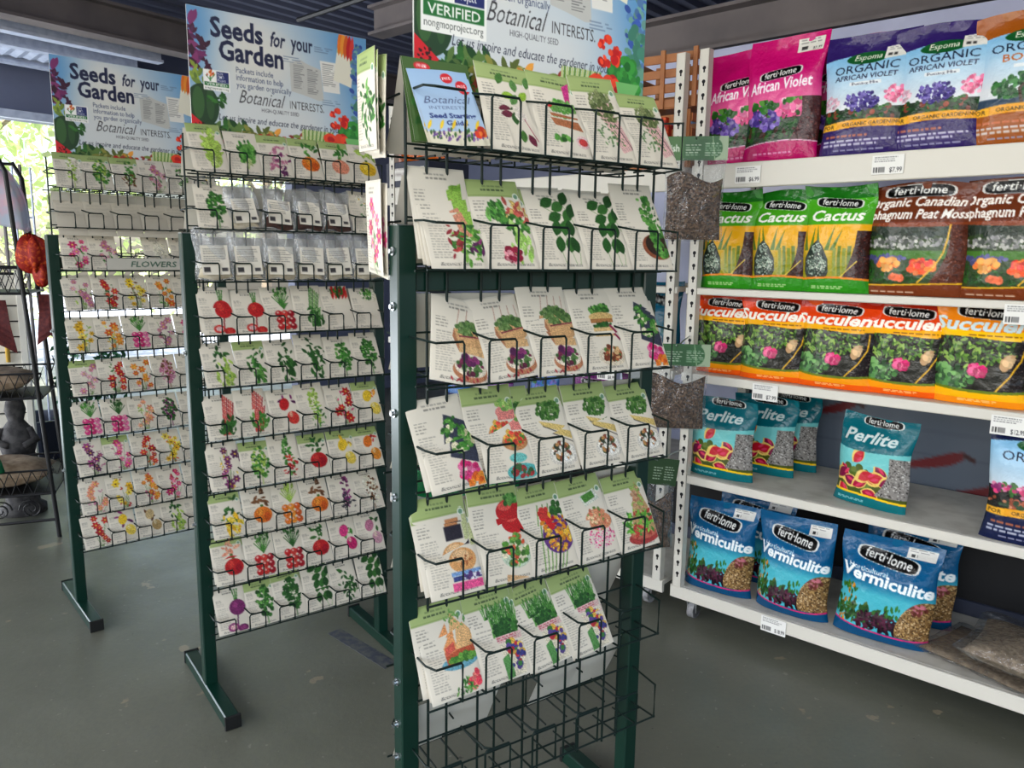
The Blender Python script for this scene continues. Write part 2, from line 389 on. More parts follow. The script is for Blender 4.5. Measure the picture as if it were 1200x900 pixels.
def packet_mesh(name, cv, seed, bulge=.004, curl=.0, m=None):
    nx, ny = cv.nx, cv.ny; rs = np.random.RandomState(seed)
    u, v = np.meshgrid(np.linspace(0, 1, nx), np.linspace(0, 1, ny))
    def sheet(u, v, sgn):
        p = (4 * u * (1 - u)) ** .6 * np.clip(np.minimum(v * 9, (1 - v) * 14), 0, 1)
        y = -sgn * bulge * p * (.8 + .3 * wob(u, v, seed, 5, 1.4)) + curl * (1 - v) ** 2 + .0012 * wob(u, v, seed + 3, 4, 2)
        return np.stack([(u - .5) * cv.w, y - sgn * .0004, (1 - v) * cv.h], -1).reshape(-1, 3)
    F = sheet(u, v, 1); C = cv.out().reshape(-1, 3)
    bu, bv = np.meshgrid(np.linspace(0, 1, 6), np.linspace(0, 1, 8)); Bk = sheet(bu, bv, -1)
    bc = np.tile(np.array(lin((214, 209, 197))), (len(Bk), 1))
    return raw_mesh(name, [(F, gquads(nx, ny), C), (Bk, gquads(6, 8, True), bc)], m or MT['print'])
def bag_mesh(name, cv, T, seed, back=(120, 120, 120), wr=.004, m=None):
    nx, ny = cv.nx, cv.ny
    def surf(u, v, sgn):
        gv = np.clip((v - .05) / .33, 0, 1); gv = gv * gv * (3 - 2 * gv); gv = gv * (1 - .35 * np.clip((v - .8) / .2, 0, 1) ** 2)
        pr = (1 - np.abs(2 * u - 1) ** 3.2) ** .75
        wk = wob(u, v, seed, 9, 7) * np.clip(1.3 - v * 2, .25, 1) + .6 * wob(u * 2, v * .6, seed + 1, 6, 8) * np.exp(-((v - .17) / .1) ** 2)
        y = -sgn * (T / 2 * pr * gv * (1 + .12 * wob(u, v, seed + 2, 4, 1.5)) + .0006) + wr * wk * (pr ** .5) * sgn * -1 * .7
        y = y + .012 * np.sin(u * 5 + seed) * np.clip(.18 - v, 0, 1) / .18 * 1.0
        nar = 1 - .07 * gv + .02 * np.clip((v - .85) / .15, 0, 1)
        z = (1 - v) * cv.h - .012 * (np.abs(2 * u - 1) ** 2) * np.clip(1 - v * 3, 0, 1) * (seed % 3 - .6)
        return np.stack([(u - .5) * cv.w * nar + .004 * np.sin(v * 9 + seed), y, z], -1)
    u, v = np.meshgrid(np.linspace(0, 1, nx), np.linspace(0, 1, ny)); F = surf(u, v, 1)
    bu, bv = np.meshgrid(np.linspace(0, 1, nx), np.linspace(0, 1, 14)); B = surf(bu, bv, -1)
    C = (cv.out() ** 1.22).reshape(-1, 3); bc = np.tile(np.array(lin(back)) , (nx * 14, 1))
    bot = np.concatenate([F[-1], B[-1]]); i = np.arange(nx - 1); Q = np.stack([i, i + nx, i + nx + 1, i + 1], 1)
    return raw_mesh(name, [(F.reshape(-1, 3), gquads(nx, ny), C), (B.reshape(-1, 3), gquads(nx, 14, True), bc), (bot, Q, np.tile(np.array(lin(back)), (2 * nx, 1)))], m or MT['gloss'])

# ------------------------------------------------------------------ artwork on the seed packets
GR = [(62, 128, 48), (84, 150, 62), (48, 104, 40), (110, 170, 80)]
DG = [(40, 92, 36), (56, 112, 46), (34, 78, 34)]
RDc = [(196, 34, 38), (216, 62, 54), (168, 24, 40)]
PKc = [(224, 62, 132), (206, 40, 110), (238, 120, 168)]
ORc = [(232, 122, 40), (240, 150, 54), (214, 92, 34)]
YEc = [(240, 200, 50), (246, 216, 90), (226, 176, 40)]
PUc = [(120, 44, 100), (150, 60, 120), (90, 36, 84)]
PAL = dict(g=GR, d=DG, r=RDc, p=PKc, o=ORc, y=YEc, u=PUc, w=[(238, 232, 214), (226, 220, 196)], b=[(66, 96, 168), (100, 130, 196)],
           s=[(236, 150, 120), (240, 170, 140)], t=[(206, 180, 130), (186, 156, 104)], n=[(128, 84, 52), (100, 66, 42)], l=[(170, 200, 90), (146, 184, 74)],
           k=[(60, 58, 70), (78, 74, 84)], m=[(196, 120, 150), (214, 160, 176)])
for _k in PAL: PAL[_k] = (PAL[_k] * 3)[:max(3, len(PAL[_k]))]
def art(c, kind, k1='r', k2='g', x=0.):
    A, B = PAL[k1], PAL[k2]; X = .63 + x
    if kind == 'leafy':
        c.fblobs(26, X, .58, .2, .26, .075, A, 'l'); c.fblobs(16, X + .04, .66, .16, .18, .06, B, 'l')
    elif kind == 'head':
        c.fblobs(16, X, .6, .13, .2, .12, [A[-1]]); c.fblobs(40, X, .52, .2, .24, .07, A, 'l', -1.5); c.fblobs(10, X, .75, .06, .1, .05, [(206, 222, 150)], 'l', -1.6)
    elif kind == 'herb':
        c.line([(X, .9), (X, .4)], .02, B[0]); c.fblobs(60, X, .52, .2, .26, .05, A); c.fblobs(30, X, .5, .18, .22, .035, B)
    elif kind == 'root':
        for q in (-.06, 0, .06): c.line([(X + .05, .5), (X + .05 + q, .2)], .025, GR[0])
        c.ell(X + .06, .5, .19, .19, A[0]); c.ell(X + .01, .46, .06, .07, A[1]); c.line([(X + .04, .62), (X, .8)], .03, A[2])
        c.ell(X - .1, .8, .13, .1, A[1]); c.ell(X - .1, .8, .08, .06, (236, 190, 190)); c.ell(X + .12, .84, .12, .09, A[0]); c.ell(X + .12, .84, .07, .05, A[1])
    elif kind == 'bunch':
        for i in range(9): c.line([(X, .5), (X - .2 + i * .05, .2 + .03 * abs(i - 4))], .022, B[i % 3])
        c.fblobs(14, X, .28, .2, .08, .06, B, 'l', -1.5)
        for q in range(9): c.ell(X - .15 + .15 * (q % 3), .58 + .11 * (q // 3), .085, .085, A[q % len(A)]); c.ell(X - .17 + .15 * (q % 3), .56 + .11 * (q // 3), .03, .025, (240, 190, 180))
    elif kind == 'pods':
        c.fblobs(18, X, .5, .18, .24, .07, DG, 'l'); c.fblobs(22, X, .62, .18, .24, .085, A, 'l', 1.3)
    elif kind == 'stalk':
        for i in range(6): c.line([(X - .12 + i * .035, .82), (X + .02 + i * .04, .16 + .03 * i)], .03, A[i % len(A)])
        c.fblobs(34, X, .72, .2, .14, .07, B, 'l', -1.4)
    elif kind == 'fruit':
        c.fblobs(12, X + .02, .34, .16, .1, .08, B, 'l'); c.ell(X, .62, .22, .2, A[0]); c.ell(X - .07, .57, .07, .1, A[1]); c.ell(X + .1, .66, .08, .12, A[2 % len(A)])
        c.ell(X, .47, .04, .03, (80, 120, 50)); c.line([(X - .1, .52), (X - .14, .74)], .012, A[2 % len(A)])
    elif kind == 'two':
        c.fblobs(8, X, .4, .16, .12, .07, B, 'l'); c.ell(X - .06, .42, .12, .16, A[0], .3); c.ell(X + .1, .66, .14, .17, A[1 % len(A)], -.2); c.ell(X + .06, .6, .04, .07, (250, 240, 200), al=.6)
    elif kind == 'carrot':
        for i in range(5): c.leaf(X - .14 + .08 * i, .4, .42 * c.w / c.w, .1, -1.5 + .1 * i, A[i % len(A)])
        c.fblobs(24, X, .3, .16, .1, .06, B, 'l', -1.5)
    elif kind == 'grain':
        c.fblobs(60, X, .5, .12, .3, .035, A); c.fblobs(20, X, .7, .18, .16, .05, B, 'l')
    elif kind == 'flower':
        for q in range(9):
            fu = X + c.rs.uniform(-.2, .2); fv = c.rs.uniform(.3, .8); c.line([(fu, fv), (X, .95)], .01, (110, 140, 80))
        c.fblobs(12, X, .6, .2, .3, .05, B, 'l')
        for q in range(8):
            fu = X + c.rs.uniform(-.2, .22); fv = .3 + .07 * q; r = c.rs.uniform(.05, .09); col = A[c.rs.randint(len(A))]
            for t in range(6): c.ell(fu + r * .8 * math.cos(t * 1.05), fv + r * .8 * math.sin(t * 1.05) * c.w / c.h, r * .6, r * .38, np.clip(np.array(col) * c.rs.uniform(.9, 1.12), 0, 255), t * 1.05)
            c.ell(fu, fv, r * .3, r * .3, (236, 200, 80) if k1 != 'y' else (90, 50, 20))
    elif kind == 'leaves':      # separate pointed leaves, laid out in rows
        for i, (a, b, r_) in enumerate([(.42, .3, .5), (.6, .34, .5), (.8, .28, 1.1), (.5, .45, .4), (.78, .46, .9), (.9, .42, 1.2), (.56, .62, 1.2), (.72, .62, 1.3), (.86, .62, 1.6), (.58, .8, 1.4), (.76, .8, 1.4), (.9, .8, 1.8)]):
            c.leaf(a - .07, b - .03, .27, .17, -r_, A[i % len(A)]); c.line([(a - .05, b - .03), (a - .05 + .2 * math.cos(r_) * .9, b - .03 + .2 * math.sin(r_) * .62)], .008, (120, 164, 84))
    elif kind == 'pot':         # low terracotta pot of cress with a sprig above
        c.fblobs(16, .75, .32, .18, .1, .05, GR); c.ell(.72, .68, .3, .22, (150, 84, 56)); c.ell(.76, .66, .27, .2, (52, 38, 30)); c.fblobs(90, .8, .6, .18, .2, .045, GR)
    elif kind == 'tray':        # wooden tray of sprouts over a bowl
        for q in range(4): c.line([(.5 + .12 * q, .2), (.47 + .13 * q, .34)], .012, (196, 150, 130))
        c.poly([(.42, .4), (.92, .38), (.97, .5), (.86, .56), (.5, .56)], (214, 168, 116)); c.poly([(.42, .4), (.5, .56), (.5, .62), (.4, .48)], (176, 118, 84)); c.poly([(.5, .56), (.9, .56), (.9, .64), (.5, .63)], (222, 180, 128))
        c.fblobs(90, .68, .38, .25, .07, .035, [(92, 128, 66), (70, 104, 54), (120, 150, 88)])
        c.line([(.5, .47), (.92, .44)], .02, (132, 40, 66))
        c.ell(.68, .8, .27, .16, (196, 132, 96)); c.ell(.68, .77, .24, .13, (238, 226, 206)); c.fblobs(50, .68, .75, .2, .08, .04, [(60, 100, 50), (110, 40, 70), (90, 130, 70)]); c.fblobs(12, .68, .68, .1, .05, .05, PUc)
        c.fblobs(12, .6, .9, .2, .03, .03, [(170, 50, 60)], 'l')
    elif kind == 'plate':       # tuft of greens on board above a plate of salad
        c.fblobs(130, .66, .34, .22, .1, .03, [(66, 116, 44), (50, 96, 38), (100, 146, 70)]); c.poly([(.44, .44), (.98, .54), (.96, .62), (.5, .5)], (226, 198, 120)); c.line([(.5, .5), (.98, .66)], .015, (70, 64, 66))
        c.ell(.7, .76, .27, .18, (222, 216, 204)); c.ell(.7, .75, .23, .15, (242, 238, 228)); c.fblobs(50, .68, .73, .17, .09, .04, [(240, 236, 226), (86, 110, 60), (150, 80, 60), (206, 150, 90), (60, 70, 50)])
    elif kind == 'sand':        # sandwich over a plate
        c.fblobs(60, .66, .32, .2, .05, .035, GR); c.ell(.66, .4, .24, .07, (222, 186, 120)); c.rect(.44, .42, .88, .47, (176, 120, 70)); c.fblobs(30, .66, .5, .2, .03, .03, DG); c.rect(.46, .52, .86, .56, (226, 190, 130)); c.line([(.8, .5), (.92, .6)], .04, (150, 40, 80))
        c.ell(.68, .78, .26, .16, (226, 214, 190)); c.fblobs(50, .68, .76, .18, .09, .04, [(120, 60, 40), (80, 120, 60), (210, 170, 120), (170, 90, 60)])
    elif kind == 'slate':       # dark slate with bread rounds, radishes and orange below
        c.poly([(.62, .26), (1., .38), (.92, .72), (.5, .62)], (56, 60, 78)); c.fblobs(6, .74, .46, .16, .14, .075, [(232, 224, 190), (210, 204, 160)]); c.fblobs(50, .72, .46, .18, .16, .035, GR)
        c.fblobs(22, .72, .78, .17, .08, .055, PKc); c.fblobs(18, .82, .88, .14, .05, .06, ORc)
    elif kind == 'cups':        # pink pot, bowl and teal dishes
        c.ell(.8, .36, .19, .1, (238, 150, 140)); c.rect(.63, .36, .97, .44, (236, 140, 132)); c.fblobs(30, .8, .3, .16, .06, .04, [(130, 180, 90), (170, 206, 110)])
        c.ell(.66, .56, .22, .13, (196, 140, 90)); c.fblobs(50, .66, .52, .18, .07, .04, [(220, 70, 60), (90, 140, 60), (240, 190, 80), (230, 120, 60)])
        c.ell(.66, .72, .15, .07, (112, 196, 190)); c.ell(.7, .86, .27, .12, (90, 186, 184)); c.fblobs(24, .7, .85, .2, .06, .045, [(110, 40, 50), (60, 100, 60), (180, 60, 60)])
    elif kind == 'burger':
        c.rect(.58, .3, .8, .4, (206, 140, 90)); c.rect(.56, .34, .84, .48, (44, 40, 52)); c.rect(.86, .28, .96, .5, (200, 206, 150)); c.ell(.68, .62, .22, .17, (222, 164, 104)); c.ell(.66, .58, .14, .09, (238, 196, 146)); c.fblobs(14, .66, .62, .18, .06, .02, [(170, 100, 60)])
        c.rect(.46, .72, .98, .76, (120, 160, 210)); c.rect(.48, .765, .98, .81, (60, 70, 130)); c.rect(.45, .82, 1., .9, (238, 90, 150)); c.fblobs(20, .7, .78, .24, .03, .03, [(230, 230, 240), (90, 60, 120)])
    elif kind == 'salad':
        c.ell(.76, .36, .23, .17, RDc[0]); c.ell(.7, .31, .12, .07, (232, 90, 80)); c.fblobs(24, .8, .25, .14, .05, .04, GR)
        c.ell(.68, .68, .26, .2, (196, 214, 190)); c.fblobs(80, .68, .64, .22, .15, .05, [(90, 150, 60), (130, 180, 80), (220, 90, 60), (240, 230, 200), (70, 120, 50)]); c.poly([(.45, .86), (.8, .92), (.9, .98), (.44, .93)], (222, 178, 130))
    elif kind == 'corn':
        for q in range(7): c.line([(.3 + .06 * q, .98), (.48 + .1 * q, .3)], .02, (110, 160, 70))
        c.ell(.7, .6, .28, .27, (98, 54, 128)); c.fblobs(130, .7, .56, .24, .2, .03, [(240, 176, 50), (246, 200, 80), (226, 140, 40)]); c.fblobs(24, .62, .42, .14, .07, .05, RDc); c.fblobs(16, .8, .36, .1, .06, .05, DG)
    elif kind == 'salmon':
        c.poly([(.46, .3), (.78, .24), (.86, .36), (.56, .42)], (226, 230, 214)); c.poly([(.5, .3), (.74, .26), (.78, .34), (.56, .38)], (80, 140, 56)); c.ell(.72, .56, .22, .14, (226, 150, 110)); c.fblobs(30, .72, .54, .18, .09, .03, [(210, 120, 90), (240, 190, 150), (120, 150, 80)])
        c.fblobs(120, .66, .72, .26, .12, .018, [(230, 70, 130), (246, 190, 210), (236, 110, 160)])
    elif kind == 'pile':
        c.ell(.66, .82, .34, .12, (176, 62, 60)); c.ell(.68, .78, .3, .1, (206, 110, 90)); c.poly([(.42, .78), (.62, .4), (.76, .2), (.9, .5), (.96, .78)], (196, 160, 110))
        c.fblobs(110, .72, .42, .12, .2, .03, [(214, 170, 130), (190, 130, 100), (150, 180, 90)]); c.fblobs(80, .64, .66, .28, .12, .055, [(96, 176, 60), (130, 200, 70), (60, 130, 50), (190, 70, 60)], 'l')
    elif kind == 'club':
        c.ell(.66, .62, .3, .1, (110, 170, 190)); c.poly([(.44, .5), (.9, .42), (.94, .56), (.46, .64)], (196, 90, 60)); c.poly([(.44, .46), (.62, .3), (.66, .5), (.46, .54)], (236, 160, 100)); c.poly([(.64, .5), (.72, .22), (.94, .4), (.9, .5)], (240, 190, 130)); c.poly([(.46, .46), (.62, .42), (.62, .5), (.46, .54)], (220, 96, 80))
        c.fblobs(40, .7, .59, .22, .03, .04, [(110, 170, 70), (70, 130, 50)]); c.fblobs(20, .76, .26, .14, .06, .03, [(110, 160, 80)], 'l'); c.fblobs(24, .8, .8, .12, .08, .05, [(236, 70, 90), (244, 130, 120)]); c.fblobs(30, .66, .86, .14, .07, .035, GR, 'l')
    elif kind == 'grass':
        for q in range(90):
            b = .42 + .44 * c.rs.rand(); c.line([(b + .02, .5), (b + c.rs.uniform(-.09, .09), .22 + .12 * c.rs.rand())], .012, GR[q % 4])
        c.fblobs(60, .68, .45, .2, .07, .035, DG); c.poly([(.46, .5), (.94, .5), (.92, .57), (.5, .57)], (232, 196, 190)); c.bars(.48, .51, .92, .56, 2, (196, 60, 90), .5)
        c.poly([(.5, .58), (.93, .58), (.86, .92), (.58, .92)], (236, 226, 200)); c.fblobs(30, .74, .7, .16, .14, .045, [(190, 50, 60), (60, 60, 130), (236, 190, 80), (90, 70, 140), (60, 120, 60)]); c.poly([(.5, .72), (.62, .68), (.66, .92), (.52, .93)], (90, 150, 80))
    elif kind == 'mesclun':     # seed cone of lettuces from a terracotta trowel
        c.poly([(.62, .3), (.86, .22), (.84, .6), (.66, .56)], (150, 196, 80)); c.ell(.76, .27, .1, .04, (120, 170, 60)); c.poly([(.56, .42), (.7, .38), (.82, .62), (.64, .64)], (222, 150, 120))
        c.fblobs(70, .72, .7, .26, .16, .06, [(96, 160, 60), (60, 120, 46), (130, 184, 80)], 'l'); c.fblobs(18, .5, .66, .1, .14, .05, [(140, 40, 50), (170, 60, 60)], 'l'); c.fblobs(8, .84, .72, .12, .08, .05, PUc, 'l')
    elif kind == 'lettuces':
        c.fblobs(40, .46, .38, .14, .12, .07, GR[1:], 'l', 1.2); c.fblobs(30, .78, .4, .18, .06, .06, [(220, 190, 110), (196, 90, 80)], 'l'); c.fblobs(36, .72, .52, .18, .08, .045, GR)
        c.fblobs(26, .72, .76, .16, .16, .08, [(150, 200, 90), (176, 214, 120)], 'l', -1.5); c.fblobs(26, .52, .8, .12, .08, .05, [(150, 30, 60), (226, 150, 160)])
    elif kind == 'mixleaf':
        for (a, b, r_, q) in [(.4, .3, 1.2, 0), (.42, .42, .2, 3), (.56, .5, 1., 1), (.34, .56, .1, 4), (.56, .66, 1.6, 2), (.62, .84, 1.5, 0), (.66, .36, 1.7, 1), (.72, .74, -1.1, 4), (.86, .3, 1.4, 1), (.7, .44, .8, 3)]:
            c.leaf(a, b, .2, .12, -r_, [(70, 120, 50), (90, 140, 70), (52, 96, 44), (150, 190, 60), (110, 36, 60)][q])
        c.ell(.66, .56, .1, .08, (236, 226, 214)); c.line([(.7, .58), (.86, .8)], .012, (180, 60, 90))
    elif kind == 'radbox':
        c.poly([(.66, .22), (.8, .16), (.76, .4), (.68, .4)], (214, 60, 140)); c.fblobs(80, .6, .44, .24, .07, .035, [(84, 150, 60), (120, 170, 90)]); c.poly([(.36, .52), (.84, .54), (.9, .64), (.42, .6)], (182, 112, 74)); c.fblobs(14, .5, .74, .16, .03, .04, GR)
        c.ell(.84, .76, .12, .1, (236, 200, 200)); c.ell(.84, .76, .08, .06, (214, 70, 70)); c.ell(.38, .44, .05, .04, RDc[0])
    elif kind == 'basket':
        c.poly([(.46, .42), (.74, .36), (.94, .78), (.7, .84)], (236, 190, 186)); c.fblobs(110, .6, .36, .22, .12, .035, [(106, 120, 76), (90, 104, 60), (140, 150, 100)]); c.fblobs(50, .56, .66, .2, .14, .03, [(74, 120, 70), (110, 150, 90)], 'l'); c.line([(.7, .5), (.96, .84)], .014, (60, 40, 46))
    return c
def packet_art(w, h, nx, seed, kind, k1='r', k2='g', header=False, title=True):
    c = Cv(w, h, nx, (219, 211, 195), seed)
    tx = (96, 94, 88)
    if header:
        c.rect(0, 0, 1, .21, (158, 176, 112)); c.rect(0, .19, 1, .21, (142, 162, 98)); c.rect(0, 0, 1, .03, (146, 164, 102))
        c.bars(.3, .075, .72, .1, 1, (86, 104, 70), .7, .6); c.bars(.26, .12, .78, .15, 1, (50, 66, 44), .8, .8); c.ell(.9, .2, .06, .06, (236, 240, 226)); c.ell(.9, .2, .042, .042, (110, 150, 120))
    else:
        c.rect(0, 0, 1, .025, (206, 200, 186)); c.bars(.28, .075, .76, .1, 1, (140, 136, 128), .7, .8); c.bars(.3, .12, .72, .145, 1, tx, .8)
    c.bars(.08, .26, .3, .4, 4, tx, .35, .6)
    c.bars(.09, .43, .42, .9, 16, (122, 118, 110), .35, .6)
    c.text('Botanical Interests', .52, .965, .055, (96, 94, 90), 0, .3, 'c', fit=.7)
    b4 = c.a.copy(); c.k = 1.16 if w > .12 else 1.34; art(c, kind, k1, k2); c.k = 1.
    m = np.abs(c.a - b4).sum(2) > 1; nz = np.kron(c.rs.uniform(.74, 1.08, (c.Y // 2 + 1, c.X // 2 + 1)), np.ones((2, 2)))[:c.Y, :c.X]; c.a[m] = c.a[m] * nz[m][:, None]
    c.rect(0, .985, 1, 1, (214, 208, 194)); c.rect(0, 0, .012, 1, (212, 206, 192)); c.rect(.988, 0, 1, 1, (212, 206, 192))
    return c

# ------------------------------------------------------------------ the topper sign
NAVY = (24, 30, 66)
def badge(c, u0, v0, u1, v1, big):
    c.rect(u0, v0, u1, v1, (244, 244, 240)); W = u1 - u0; Hh = v1 - v0
    m = u0 + W * .5
    c.rect(u0 + .04 * W, v0 + .06 * Hh, m - .01, v0 + .58 * Hh, (250, 250, 246)); c.rect(m, v0 + .06 * Hh, u1 - .04 * W, v0 + .58 * Hh, (34, 44, 104))
    c.fblobs(10, u0 + .26 * W, v0 + .3 * Hh, W * .13, Hh * .13, W * .07, ORc + [(200, 60, 40)], 'l', -1.3); c.line([(u0 + .26 * W, v0 + .56 * Hh), (u0 + .26 * W, v0 + .35 * Hh)], W * .04, (60, 130, 60)); c.line([(u0 + .1 * W, v0 + .3 * Hh), (u0 + .26 * W, v0 + .5 * Hh), (u0 + .44 * W, v0 + .2 * Hh)], W * .03, (60, 130, 60))
    c.text('NON', m + W * .04, v0 + .22 * Hh, Hh * .2, (236, 236, 240), .01, fit=W * .2); c.text('GMO', m + W * .04, v0 + .39 * Hh, Hh * .2, (236, 236, 240), .01, fit=W * .24); c.text('Project', m + W * .04, v0 + .53 * Hh, Hh * .17, (236, 236, 240), .01, fit=W * .3)
    c.rect(u0 + .04 * W, v0 + .6 * Hh, u1 - .04 * W, v0 + .8 * Hh, (36, 110, 52)); c.text('VERIFIED', u0 + .5 * W, v0 + .77 * Hh, Hh * .19, (240, 244, 236), .012, 0, 'c', fit=W * .8)
    c.text('nongmoproject.org', u0 + .5 * W, v0 + .93 * Hh, Hh * .15, (90, 96, 92), 0, 0, 'c', fit=W * .9)
def sign_art(nx, big):
    c = Cv(.6, .43, nx, (214, 218, 220), 5); u, v = c.grid()
    rs = np.random.RandomState(4); n = sum(np.sin(u * a + v * b + p) for a, b, p in rs.uniform(-9, 9, (7, 3))) / 7
    edge = np.clip(np.maximum(np.exp(-((u - .0) / .16) ** 2) * (1 - v * .5), np.exp(-((u - 1.) / .22) ** 2) + .6 * np.exp(-((u - .8) / .3) ** 2 - (v / .22) ** 2)) + .35 * n * (v < .8), 0, 1)[..., None]
    c.a = c.a * (1 - edge) + np.array((104, 158, 206), np.float32) * edge
    warm = (np.clip(1 - ((u - .35) / .3) ** 2 - ((v - .3) / .28) ** 2, 0, 1) * .5)[..., None]; c.a = c.a * (1 - warm) + np.array((236, 228, 212), np.float32) * warm
    T = lambda *a, **k: c.text(*a, **k)
    T('Seeds', .115, .185, .19, NAVY, bold=.03, fit=.275); T('for', .43, .185, .15, NAVY, bold=.02, shear=.25, fit=.085); T('your', .545, .185, .15, NAVY, bold=.02, fit=.125)
    T('Garden', .155, .335, .19, NAVY, bold=.03, fit=.345)
    for i, (s, f) in enumerate((('Packets include', .2), ('information to help', .255), ('you garden organically', .3))): T(s, .24, .415 + i * .052, .06, (60, 72, 108), fit=f)
    T('Botanical', .25 if not big else .275, .625, .135, (60, 58, 62), bold=-.004, shear=.45, fit=.255); T('INTERESTS.', .53 if not big else .55, .622, .085, (62, 60, 64), fit=.2)
    T('HIGH-QUALITY SEED', .37, .675, .042, (84, 84, 92), fit=.21)
    # folded leaflet, back of a packet, pepper packet
    c.poly([(.535, .28), (.6, .25), (.63, .27), (.715, .3), (.73, .53), (.7, .535), (.62, .51), (.54, .49)], (196, 196, 192)); c.bars(.555, .29, .62, .47, 14, (110, 110, 112), .4); c.bars(.635, .31, .7, .5, 14, (110, 110, 112), .4)
    c.poly([(.71, .23), (.82, .23), (.83, .46), (.73, .46)], (232, 230, 224)); c.bars(.725, .25, .81, .42, 12, (120, 120, 120), .35)
    c.poly([(.82, .1), (.925, .14), (.9, .4), (.79, .36)], (236, 232, 214)); c.poly([(.82, .1), (.925, .14), (.921, .18), (.814, .145)], (186, 200, 140))
    for q in range(5): c.leaf(.825 + .018 * q, .17 + .01 * q, .15, .028, -1.45, (ORc + RDc)[q])
    for (a, b) in ((.5, .24), (.72, .52), (.68, .13)): c.bars(a, b, a + .11, b + .05, 3, (100, 120, 150), .4, .7)
    # planting along the left, bottom and right
    c.fblobs(30, .03, .27, .06, .15, .03, PUc + [(70, 24, 54)], 'l'); c.fblobs(12, .06, .33, .06, .1, .024, [(60, 20, 46)], 'l')
    c.fblobs(16, .03, .47, .04, .06, .025, [(140, 160, 60), (110, 136, 60)], 'l')
    c.ell(.06, .68, .085, .11, (36, 66, 40)); c.ell(.04, .66, .03, .08, (58, 96, 52)); c.ell(.1, .66, .02, .08, (50, 84, 48))
    c.poly([(0, .74), (.12, .87), (.14, .9), (0, .9)], (210, 34, 44)); c.blobs(14, (.01, .8, .08, .88), .006, [(60, 20, 20)])
    c.fblobs(70, .2, .85, .13, .04, .026, DG + [(90, 120, 60)], 'l'); c.fblobs(20, .14, .63, .04, .03, .016, DG, 'l')
    c.fblobs(50, .33, .86, .1, .05, .025, [(130, 130, 60), (96, 110, 50), (160, 160, 90)], 'l')
    for q in range(7): c.ell(.36 + .022 * q, .86 + .015 * (q % 2), .017, .017, RDc[q % 3])
    c.fblobs(40, .5, .86, .12, .06, .02, [(110, 130, 60), (150, 60, 50), (220, 150, 60)], 'l')
    for q in range(16): c.line([(.6 + .01 * q, .92), (.6 + .012 * q, .77)], .01, [(196, 206, 140), (110, 150, 60)][q % 2])
    c.fblobs(120, .95, .45, .05, .4, .016, [(60, 90, 170), (90, 130, 180), (110, 160, 150)]); c.fblobs(60, .96, .7, .05, .2, .02, [(100, 150, 130), (70, 130, 110)])
    c.fblobs(80, .9, .78, .09, .1, .022, [(60, 150, 60), (40, 120, 50)]); 
    for (a, b, r) in ((.78, .63, .02), (.82, .6, .022), (.86, .64, .02), (.84, .68, .035), (.8, .7, .03), (.77, .84, .05), (.83, .84, .045), (.88, .86, .03)):
        c.fblobs(7, a, b, r * .7, r, r * .6, [(214, 40, 30), (232, 70, 40), (196, 28, 30)])
    for q in range(20): c.line([(.9, .98), (.86 + .006 * q, .8)], .006, (120, 190, 110))
    c.rect(0, .92, 1, 1, (120, 140, 90)); c.fblobs(120, .5, .95, .5, .05, .02, GR + [(160, 70, 60)], 'l')
    if big: badge(c, .025, .38, .275, .725, True)
    else: badge(c, .07, .42, .205, .565, False)
    T('Let us inspire and educate the gardener in you.', .14, .765, .066, (40, 44, 66), shear=.25, fit=.68)
    c.rect(0, 0, 1, .004, (160, 180, 200)); return c

# ------------------------------------------------------------------ artwork on the potting bags
def ferti(c, u, v, w, rot=0., hh=None):
    h = (hh or w * .2); n = 26; P = []
    for i in range(n):
        a = 2 * math.pi * i / n; ca, sa = math.cos(a), math.sin(a)
        x = w / 2 * (abs(ca) ** .5) * (1 if ca > 0 else -1); y = h / 2 * (abs(sa) ** .55) * (1 if sa > 0 else -1)
        P.append((x, y))
    k = c.w / c.h
    def tr(P, s): return [(u + (x * s * math.cos(rot) - y * s * math.sin(rot)), v + (x * s * math.sin(rot) + y * s * math.cos(rot)) * k) for x, y in P]
    c.poly([(a, b) for a, b in tr(P, 1.08)], (226, 226, 222)); c.poly(tr(P, 1.), (14, 14, 16))
    c.text('ferti·lome', u, v + h * k * .26, h * k * .95, (240, 240, 236), .015, .12, 'c', rot, fit=w * .8)
def soilband(c, seed, side=.72, v0=.45, v1=.86, cols=((70, 44, 38), (96, 66, 54), (52, 34, 32), (150, 110, 90)), curve=True):
    u, v = c.grid(); m = (v > v0) & (v < v1) & (u > side - (.0 if not curve else .28 * np.clip((v - v0 - .12) / (v1 - v0), 0, 1) ** 1.6)); c.clip = m
    c.a[m] = cols[0]; c.blobs(900, (.3, v0, 1, v1), .009, cols); c.clip = None; return m
def scene_bag(base, title, seed, spec):
    """spec draws between base colour and lettering"""
    return None
